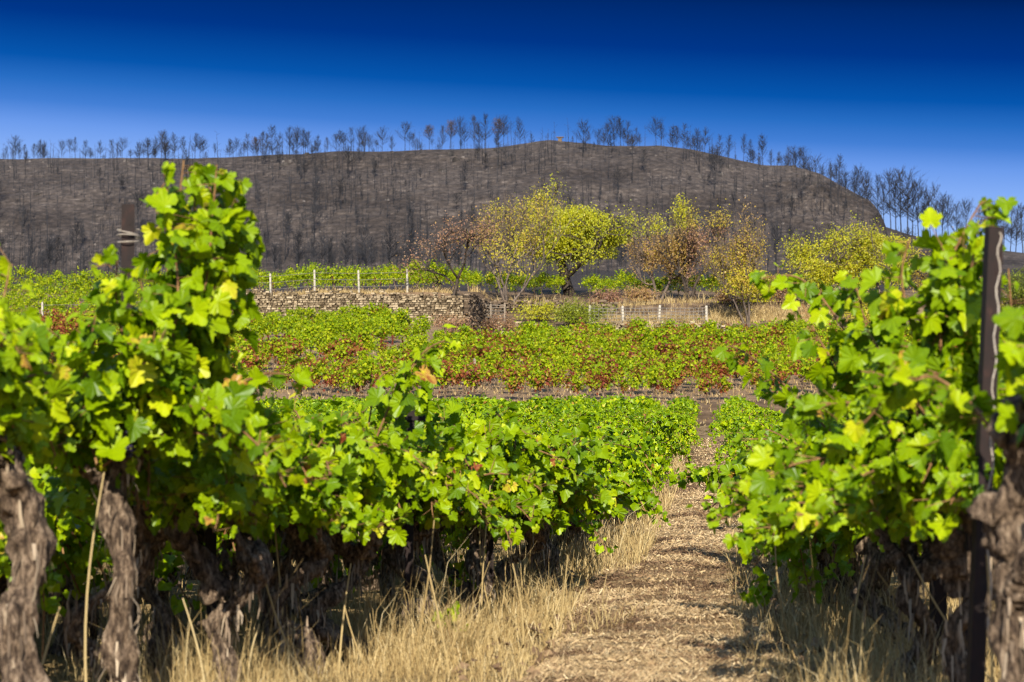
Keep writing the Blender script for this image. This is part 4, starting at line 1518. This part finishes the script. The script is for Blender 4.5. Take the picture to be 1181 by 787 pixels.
hero(gbase(405, 245), 705, 'leaning vine with one long shoot waving above the hedge top', 0.62, 0.055, (0.58, 1.32), 26, 0.08, (-0.15, 0), 4, across=0.32,
     extra=[(C((415, 560, 245), (440, 490, 245), (465, 440, 247), (490, 405, 247), (515, 392, 248)), 1.2, 0.04), (C((410, 560, 245), (425, 490, 243), (435, 440, 243), (455, 425, 243)), 1.1, 0.05)])
hero(gbase(480, 225), 706, 'stout vine below the first rusty cross post', 0.58, 0.06, (0.52, 1.18), 26, 0.07, (0.1, 0), 4, across=0.32, extra=[(C((465, 560, 228), (470, 480, 228), (478, 425, 228), (486, 405, 228)), 1.1, 0.05)])
hero(gbase(545, 208), 707, 'vine with a twisted double trunk behind pale dry stalks', 0.56, 0.055, (0.42, 1.08), 26, 0.08, (-0.1, 0), 4)
hero(gbase(590, 195), 708, 'short vine where the left row meets the lane grass', 0.52, 0.055, (0.30, 0.99), 26, 0.07, (0.1, 0), 4)
for j, (px, s_, lab) in enumerate(((88, 298, 'thin wavy vine trunk between the leftmost thick trunks'), (204, 268, 'slim dark trunk just left of the hooked one'), (292, 252, 'thin twisted trunk right of the hooked one'),
                                   (368, 236, 'narrow kinked trunk behind the squat knotty vine'), (440, 221, 'slim trunk behind the long waving shoot'), (515, 204, 'thin crooked trunk right of the stout vine'),
                                   (130, 262, 'dark thin trunk glimpsed behind the tall vine'), (322, 228, 'slender forked trunk deep behind the squat vine'))):
    hero(gbase(px, s_), 740 + j, lab, 0.66 + 0.08 * (j % 3), 0.040 + 0.006 * (j % 2), (0.70, 1.2), 6, 0.075, (0.12 * (-1) ** j, 0), 3, across=0.25, Ls=(0.4, 0.7))
# right-hand row
hero(P(1178, 453, 400) * [1, 1, 0], 721, 'massive forked vine trunk cut by the right picture edge', 0.80, 0.070, (1.0, 1.5), 5, 0.05, (0.0, 0), 2, arm_len=0.16, side=0.3,
     trunk_pts=[(C((1185, 690, 400), (1170, 600, 400), (1150, 590, 398), (1160, 640, 396)), 0.07, 0.05), (C((1190, 640, 400), (1185, 560, 402), (1170, 500, 404), (1158, 495, 404), (1190, 455, 404)), 0.06, 0.04)])
hero(gbase(1112, 330), 722, 'gnarled pale barked vine right of the dark post, its shoots the highest on the right', 0.86, 0.06, (0.78, 1.62), 26, 0.06, (-0.02, 0), 3, across=0.42, side=-0.15, arm_len=0.2,
     trunk_pts=[(C((1108, 680, 330), (1100, 640, 332), (1086, 600, 334), (1100, 560, 334)), 0.055, 0.04)],
     extra=[(C((1100, 560, 330), (1095, 480, 328), (1085, 400, 328), (1090, 320, 328), (1115, 262, 328), (1133, 232, 328)), 2.2, 0.08),
            (C((1100, 560, 330), (1100, 460, 330), (1110, 370, 331), (1122, 300, 332), (1128, 258, 332)), 1.8, 0.08),
            (C((1100, 560, 330), (1080, 470, 326), (1055, 390, 324), (1040, 320, 324), (1050, 275, 324)), 1.2, 0.08),
            (C((1110, 560, 330), (1120, 470, 330), (1110, 390, 332), (1100, 330, 332), (1085, 280, 332)), 1.3, 0.08),
            (C((1120, 560, 325), (1160, 480, 318), (1168, 400, 316), (1163, 310, 316)), 1.1, 0.08), (C((1110, 560, 325), (1135, 480, 316), (1140, 390, 314), (1130, 300, 314)), 1.1, 0.08),
            (C((1100, 560, 330), (1060, 480, 318), (1030, 430, 314), (1000, 380, 312)), 1.2, 0.08)])
hero(gbase(1062, 285), 723, 'broad leafy vine whose shoots arch out left toward the lane', 0.68, 0.06, (0.62, 1.52), 30, 0.07, (0.1, 0), 4, across=0.45, side=-0.2,
     extra=[(C((1050, 560, 285), (1010, 450, 280), (960, 360, 276), (920, 320, 274), (876, 322, 272)), 1.15, 0.04),
            (C((1050, 560, 285), (1000, 470, 280), (950, 400, 278), (925, 350, 276)), 1.2, 0.05),
            (C((1050, 560, 285), (1020, 460, 285), (1000, 380, 285), (985, 320, 285)), 1.2, 0.05),
            (C((1050, 560, 285), (1040, 460, 285), (1035, 390, 285), (1030, 330, 285)), 1.2, 0.05),
            (C((1045, 570, 280), (960, 500, 268), (890, 430, 262), (845, 400, 258), (832, 410, 258)), 0.8, 0.04)])
hero(gbase(1016, 245), 724, 'vine with a swollen pale trunk left of the short post', 0.60, 0.065, (0.32, 1.38), 30, 0.07, (-0.1, 0), 4, across=0.45, side=-0.2,
     extra=[(C((1000, 590, 245), (950, 560, 240), (920, 600, 238), (935, 690, 236)), 1.1, 0.06), (C((1000, 590, 245), (960, 500, 242), (920, 460, 240), (880, 450, 240)), 1.1, 0.04)])
hero(gbase(985, 215), 725, 'vine trailing low green shoots onto the right grass verge', 0.55, 0.055, (0.28, 1.22), 28, 0.08, (0.1, 0), 4, side=-0.15,
     extra=[(C((970, 600, 215), (920, 590, 205), (880, 610, 200), (865, 640, 198)), 1.0, 0.05)])
hero(gbase(962, 195), 726, 'vine with one shoot stretching far out over the lane', 0.52, 0.055, (0.26, 1.10), 28, 0.07, (-0.05, 0), 4,
     extra=[(C((945, 600, 190), (900, 560, 180), (850, 545, 172), (810, 548, 168), (783, 553, 166)), 1.3, 0.04)])


# ------------------------------------------------------------------ rusty posts
def steel_post(loc, h, wdt, tilt, label, cross=0.0, tie=True, rz=0.2, buried=0.1):
    root = empty('rusty_post', loc)
    root.rotation_euler = (tilt[0], tilt[1], rz)
    tag(root, label, 'post', 'rusty vineyard posts')
    mb = MB()
    th = wdt * 0.16
    mb.box((0, 0, h / 2 - buried / 2), (wdt, th, h + buried))              # angle iron: two flanges
    mb.box((-wdt / 2 + th / 2, wdt / 2 + 0.0005, h / 2 - buried / 2), (th, wdt - th, h + buried))
    for z in np.arange(0.25, h - 0.05, 0.14):
        mb.box((wdt * 0.12, -th / 2 - 0.001, z), (wdt * 0.22, 0.002, wdt * 0.3))
    mb.build('shaft', M['rust'], root)
    if cross:
        mb = MB()
        mb.box((0, -th - 0.004, h - 0.07), (cross, 0.008, 0.022))
        mb.box((-cross / 2 + 0.006, -th - 0.006, h - 0.07), (0.012, 0.014, 0.034))
        mb.box((cross / 2 - 0.006, -th - 0.006, h - 0.07), (0.012, 0.014, 0.034))
        mb.build('cross_bar', M['rust'], root)
    if tie:
        mb = MB()
        a = np.linspace(0, 6 * math.pi, 60)
        zz = h - 0.10 - a * 0.0028
        mb.tube(np.stack([np.cos(a) * wdt * 0.82, np.sin(a) * wdt * 0.82 + wdt * 0.25, zz + 0.008 * np.sin(a * 0.7)], -1), 0.0028, 5)
        mb.build('wire_tie', M['wire'], root)
    return root


p = gbase(147, 288)
steel_post(p, 2.005, 0.052, (0, 0.0), 'square topped rusty post bound with wire, rising left of the tall shoots')
p = gbase(247, 264)
steel_post(p, 1.66, 0.050, (0, -0.02), 'dark post half buried in the tall left shoots', tie=False)
p = P(471, 466, 236)
steel_post(np.array([p[0], p[1], 0]), p[2], 0.040, (0, 0.01), 'short rusty post with a stubby cross bar in the left hedge', cross=0.15, tie=False, rz=0)
p = P(565, 509, 206)
steel_post(np.array([p[0], p[1], 0]), p[2], 0.042, (0, 0.0), 'slim dark rusty post poking from the middle of the left hedge', cross=0.14, tie=False, rz=0)
p = P(1147, 260, 352)
b = P(1122, 800, 352)
steel_post(np.array([b[0], b[1], 0]), p[2], 0.050, (0, math.atan2(p[0] - b[0], p[2] - b[2])), 'tall leaning rusty post beside the highest right hand shoots', tie=False)
p = gbase(1083, 262)
steel_post(p, 1.0, 0.062, (0, 0.0), 'thick dark post standing among the right hand trunks', tie=False)
p = gbase(1116, 300)
steel_post(p, 0.75, 0.05, (0, 0.03), 'stubby dark post next to the leaning rusty one', tie=False)
# slack wire / dry cane hanging by the leaning post
mb = MB()
pts = C((1153, 268, 366), (1151, 330, 366), (1147, 420, 367), (1144, 520, 367), (1141, 620, 367), (1142, 760, 367))
sp = spline(pts, 40)
a = np.linspace(0, 40, 40)
sp[:, 0] += 0.006 * np.sin(a * 1.3)
mb.tube(sp, 0.0032, 6)
o = mb.build('slack_wire', M['wire'])
tag(o, 'twisted pale wire hanging down beside the leaning rusty post', 'wire')

# ------------------------------------------------------------------ dry grass, stalks, litter
rng = np.random.default_rng(91)


def blades(mb, rng, X, Y, Z, h, wd, lean, tint):
    n = len(X)
    a = rng.uniform(0, 2 * np.pi, n)
    f_ = np.stack([np.cos(a), np.sin(a), 0 * a], -1)
    b = rng.uniform(-0.9, 0.9, n)          # blade faces roughly any way
    sd = np.stack([np.cos(b), np.sin(b), 0 * b], -1) * (wd / 2)[:, None]
    base = np.stack([X, Y, Z], -1)
    ln = lean * h
    m = base + f_ * (ln * 0.35)[:, None] + np.stack([0 * h, 0 * h, h * 0.6], -1)
    tip = base + f_ * ln[:, None] + np.stack([0 * h, 0 * h, h * np.maximum(1 - 0.45 * lean, 0.15)], -1)
    V = np.stack([base - sd, base + sd, m - sd * .8, m + sd * .8, tip - sd * .15, tip + sd * .15], 1).reshape(-1, 3)
    k_ = (np.arange(n) * 6)[:, None]
    Fc = np.stack([k_ + [0, 1, 3, 2], k_ + [2, 3, 5, 4]], 1).reshape(-1, 4)
    mb.add(V, Fc, np.repeat(tint, 2))


mb = MB()


def scatter(n, y0, y1, fx, hh, wf, lean=(0.15, 0.8), pw=1.0):
    u = rng.random(n)
    Y = (y0 ** (-pw) + u * (y1 ** (-pw) - y0 ** (-pw))) ** (-1 / pw)
    X = fx(Y, rng.random(n), n)
    cl = fbm(np.stack([X * 2.2, Y * 1.3, 0 * X], -1), 3, 61)
    kp = rng.random(n) < np.clip(0.5 + 1.3 * cl, 0.08, 1)
    X, Y, cl = X[kp], Y[kp], cl[kp]
    h = hh * rng.gamma(5, 0.2, len(X)) * (0.75 + 0.7 * np.clip(cl, -0.5, 1))
    w_ = np.maximum(0.0028, wf * Y)
    blades(mb, rng, X, Y, np.maximum(T(X, Y), 0) - 0.01, h, w_ * rng.uniform(0.7, 1.4, len(X)), rng.uniform(*lean, len(X)), np.clip(rng.normal(0.55, 0.22, len(X)), 0, 1))


# verges either side of the lane
scatter(34000, 8, 40, lambda Y, u, n: row_x(Y) + 0.56 - 0.85 * u ** 1.1, 0.20, 0.00028)
scatter(24000, 8, 40, lambda Y, u, n: 0.10 + 0.85 * u ** 1.0, 0.19, 0.00028)
scatter(9000, 35, 84, lambda Y, u, n: np.where(u < 0.55, -1.15 + 0.42 - 0.5 * rng.random(n), 0.30 + 0.4 * rng.random(n)), 0.16, 0.00030)
# under the vines on the left and right
scatter(30000, 7, 22, lambda Y, u, n: row_x(Y) - 4.5 * u, 0.12, 0.00030)
scatter(9000, 7, 16, lambda Y, u, n: 0.6 + 1.6 * u, 0.15, 0.00032)
# taller wisps
scatter(3500, 8.5, 26, lambda Y, u, n: row_x(Y) + 0.30 - 0.6 * u, 0.36, 0.00022, (0.1, 0.55))
scatter(1500, 8.5, 26, lambda Y, u, n: 0.42 + 0.4 * u, 0.34, 0.00022, (0.1, 0.55))
# near left foreground tufts in front of the trunks
scatter(9000, 8.2, 13, lambda Y, u, n: row_x(Y) + 0.15 + 0.9 * u, 0.14, 0.00030, (0.2, 0.9))
# terrace edges and banks
dg = mb.build('dry_grass', M['straw'])
tag(dg, 'dry straw coloured grass along the vine rows and lane verges', 'grass', kind='stuff')
mb = MB()
for (n, Y0, Y1, pa, pb, hh) in ((5000, 149.4, 153.5, 690, 960, 0.35), (2500, 149.3, 150.4, 690, 830, 0.30), (2500, 140.6, 141.8, 270, 532, 0.25), (1200, 85.6, 88.3, 440, 900, 0.12), (1600, 156, 158, 540, 960, 0.4),
                                (6000, 89.5, 120, 230, 980, 0.14), (2500, 151, 154, 820, 960, 0.6)):
    Y = rng.uniform(Y0, Y1, n)
    X = np.array([X_at(a, b) for a, b in zip(rng.uniform(pa, pb, n), Y)])
    h = hh * rng.gamma(5, 0.2, n)
    blades(mb, rng, X, Y, T(X, Y) - 0.02, h, np.full(n, 0.03), rng.uniform(0.15, 0.8, n), np.clip(rng.normal(0.5, 0.22, n), 0, 1))
bgz = mb.build('bank_grass', M['straw'])
tag(bgz, 'dry grass on the terrace edges and banks', 'grass', kind='stuff')

# straw litter on the lane
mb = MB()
n = 150000
u = rng.random(n)
Y = 1 / (1 / 8.0 + u * (1 / 60 - 1 / 8.0))
X = rng.uniform(-0.82, 0.38, n)
th = rng.uniform(0, np.pi, n)
L = rng.gamma(3, 0.0058, n)
w_ = np.maximum(0.0014, 0.00015 * Y) * rng.uniform(0.6, 1.9, n)
xi = np.clip(np.searchsorted(lx, X), 0, len(lx) - 1)
yi = np.clip(np.searchsorted(ly, Y), 0, len(ly) - 1)
zz = LZ[xi, yi] + 0.004
d = np.stack([np.cos(th), np.sin(th), rng.normal(0.1, 0.45, n)], -1) * (L / 2)[:, None]
sdv = np.stack([-np.sin(th), np.cos(th), rng.normal(0, 1.1, n)], -1) * (w_ / 2)[:, None]
c = np.stack([X, Y, zz + 0.006 + np.abs(d[:, 2])], -1)
V = np.stack([c - d - sdv, c - d + sdv, c + d + sdv, c + d - sdv], 1).reshape(-1, 3)
Fc = (np.arange(n) * 4)[:, None] + np.array([0, 1, 2, 3])
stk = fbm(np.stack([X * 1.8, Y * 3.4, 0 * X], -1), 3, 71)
mb.add(V, Fc, np.clip(rng.normal(0.62, 0.2, n) - 0.55 * sstep(0.02, 0.22, stk) - 0.55 * sstep(0.15, 0.7, -(rid * np.clip(amp, 0, 1.3))[xi, yi]), 0, 1))  # trough litter tinted darker: shade of the ridges put into its colour
# fallen vine leaves, brown
n = 900
Y = 1 / (1 / 8.0 + rng.random(n) * (1 / 45 - 1 / 8.0))
X = rng.uniform(-1.1, 0.6, n)
tv, tf = LEAF_MID[2]
mb.cards(tv, tf, np.stack([X, Y, 0.055 + 0 * X], -1), nrm(np.column_stack([rng.normal(0, 1, (n, 2)), 0 * X])), nrm(np.column_stack([rng.normal(0, 0.4, (n, 2)), 1 + 0 * X])), rng.uniform(0.03, 0.07, n), rng.uniform(0, 0.3, n))
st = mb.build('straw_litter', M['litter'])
tag(st, 'cut straw and fallen leaves lying on the lane', 'straw', kind='stuff')

# single pale dry stalks in front of the left trunks, blurred by nearness
mb = MB()
for (px, py, tx, ty, s) in ((108, 787, 122, 545, 330), (355, 787, 296, 580, 280), (330, 760, 316, 600, 262), (470, 787, 500, 600, 250), (520, 787, 490, 640, 258), (430, 787, 398, 700, 262), (555, 770, 566, 560, 215),
                            (575, 740, 560, 560, 212), (640, 787, 655, 640, 230), (232, 787, 210, 690, 300), (290, 787, 300, 720, 285), (390, 787, 405, 650, 262), (600, 787, 590, 650, 240), (50, 787, 70, 700, 340),
                            (925, 787, 895, 600, 255), (925, 770, 930, 700, 250), (985, 787, 1000, 640, 262), (1060, 787, 1010, 660, 280), (1120, 740, 1050, 640, 300), (1000, 787, 975, 730, 260), (1142, 787, 1138, 640, 370)):
    b, t = P(px, py, s), P(tx, ty, s)
    b = b + (b - t) * (b[2] / max(t[2] - b[2], 0.05)) if b[2] > 0 else b
    q = np.linspace(0, 1, 10)[:, None]
    cur = b + (t - b) * q + np.array([0.04, 0.0, 0.0]) * np.sin(q * 3.0) * rng.normal(0, 1)
    mb.tube(cur, np.linspace(0.006, 0.003, 10), 5, float(rng.uniform(0.45, 0.9)))
so_ = mb.build('dry_stalks', M['straw'])
tag(so_, 'tall pale dry stalks standing among the near vine trunks', 'stalks', kind='stuff')
# a few green weeds at the foot of the rows
for i, (px, py, s, hpx, lab) in enumerate(((515, 765, 240, 50, 'small green sucker sprouting in the dry grass at the left row foot'), (48, 705, 300, 40, 'tiny green weed between the leftmost trunks'), (535, 680, 205, 30, 'green weed below the left hedge'),
                                           (880, 690, 222, 22, 'green weed on the right verge of the lane'))):
    p = P(px, py, s)
    mb = MB()
    n = 26
    z = rng.uniform(0, hpx / s, n)
    o3 = nrm(np.column_stack([rng.normal(0, 1, (n, 2)), rng.normal(0.3, 0.3, n)]))
    leafage(mb, rng, np.column_stack([rng.normal(0, 0.03, (n, 2)), z]) + o3 * 0.03, o3, rng.uniform(0.03, 0.06, n), rng.uniform(0.4, 0.85, n), LEAF_MID)
    o = mb.build('weed', M['vine_leaf'])
    mb2 = MB()
    mb2.tube(np.array([[0, 0, -0.3], [0.01, 0, 0], [0, 0.01, hpx / s]]), 0.004, 5)
    sb_ = mb2.build('stem', M['cane'], o)
    o.location = (p[0], p[1], max(p[2], 0.02))
    tag(o, lab, 'weed')
print('vines', nv, 'upper', n_up, 'bush spots', len(spots))
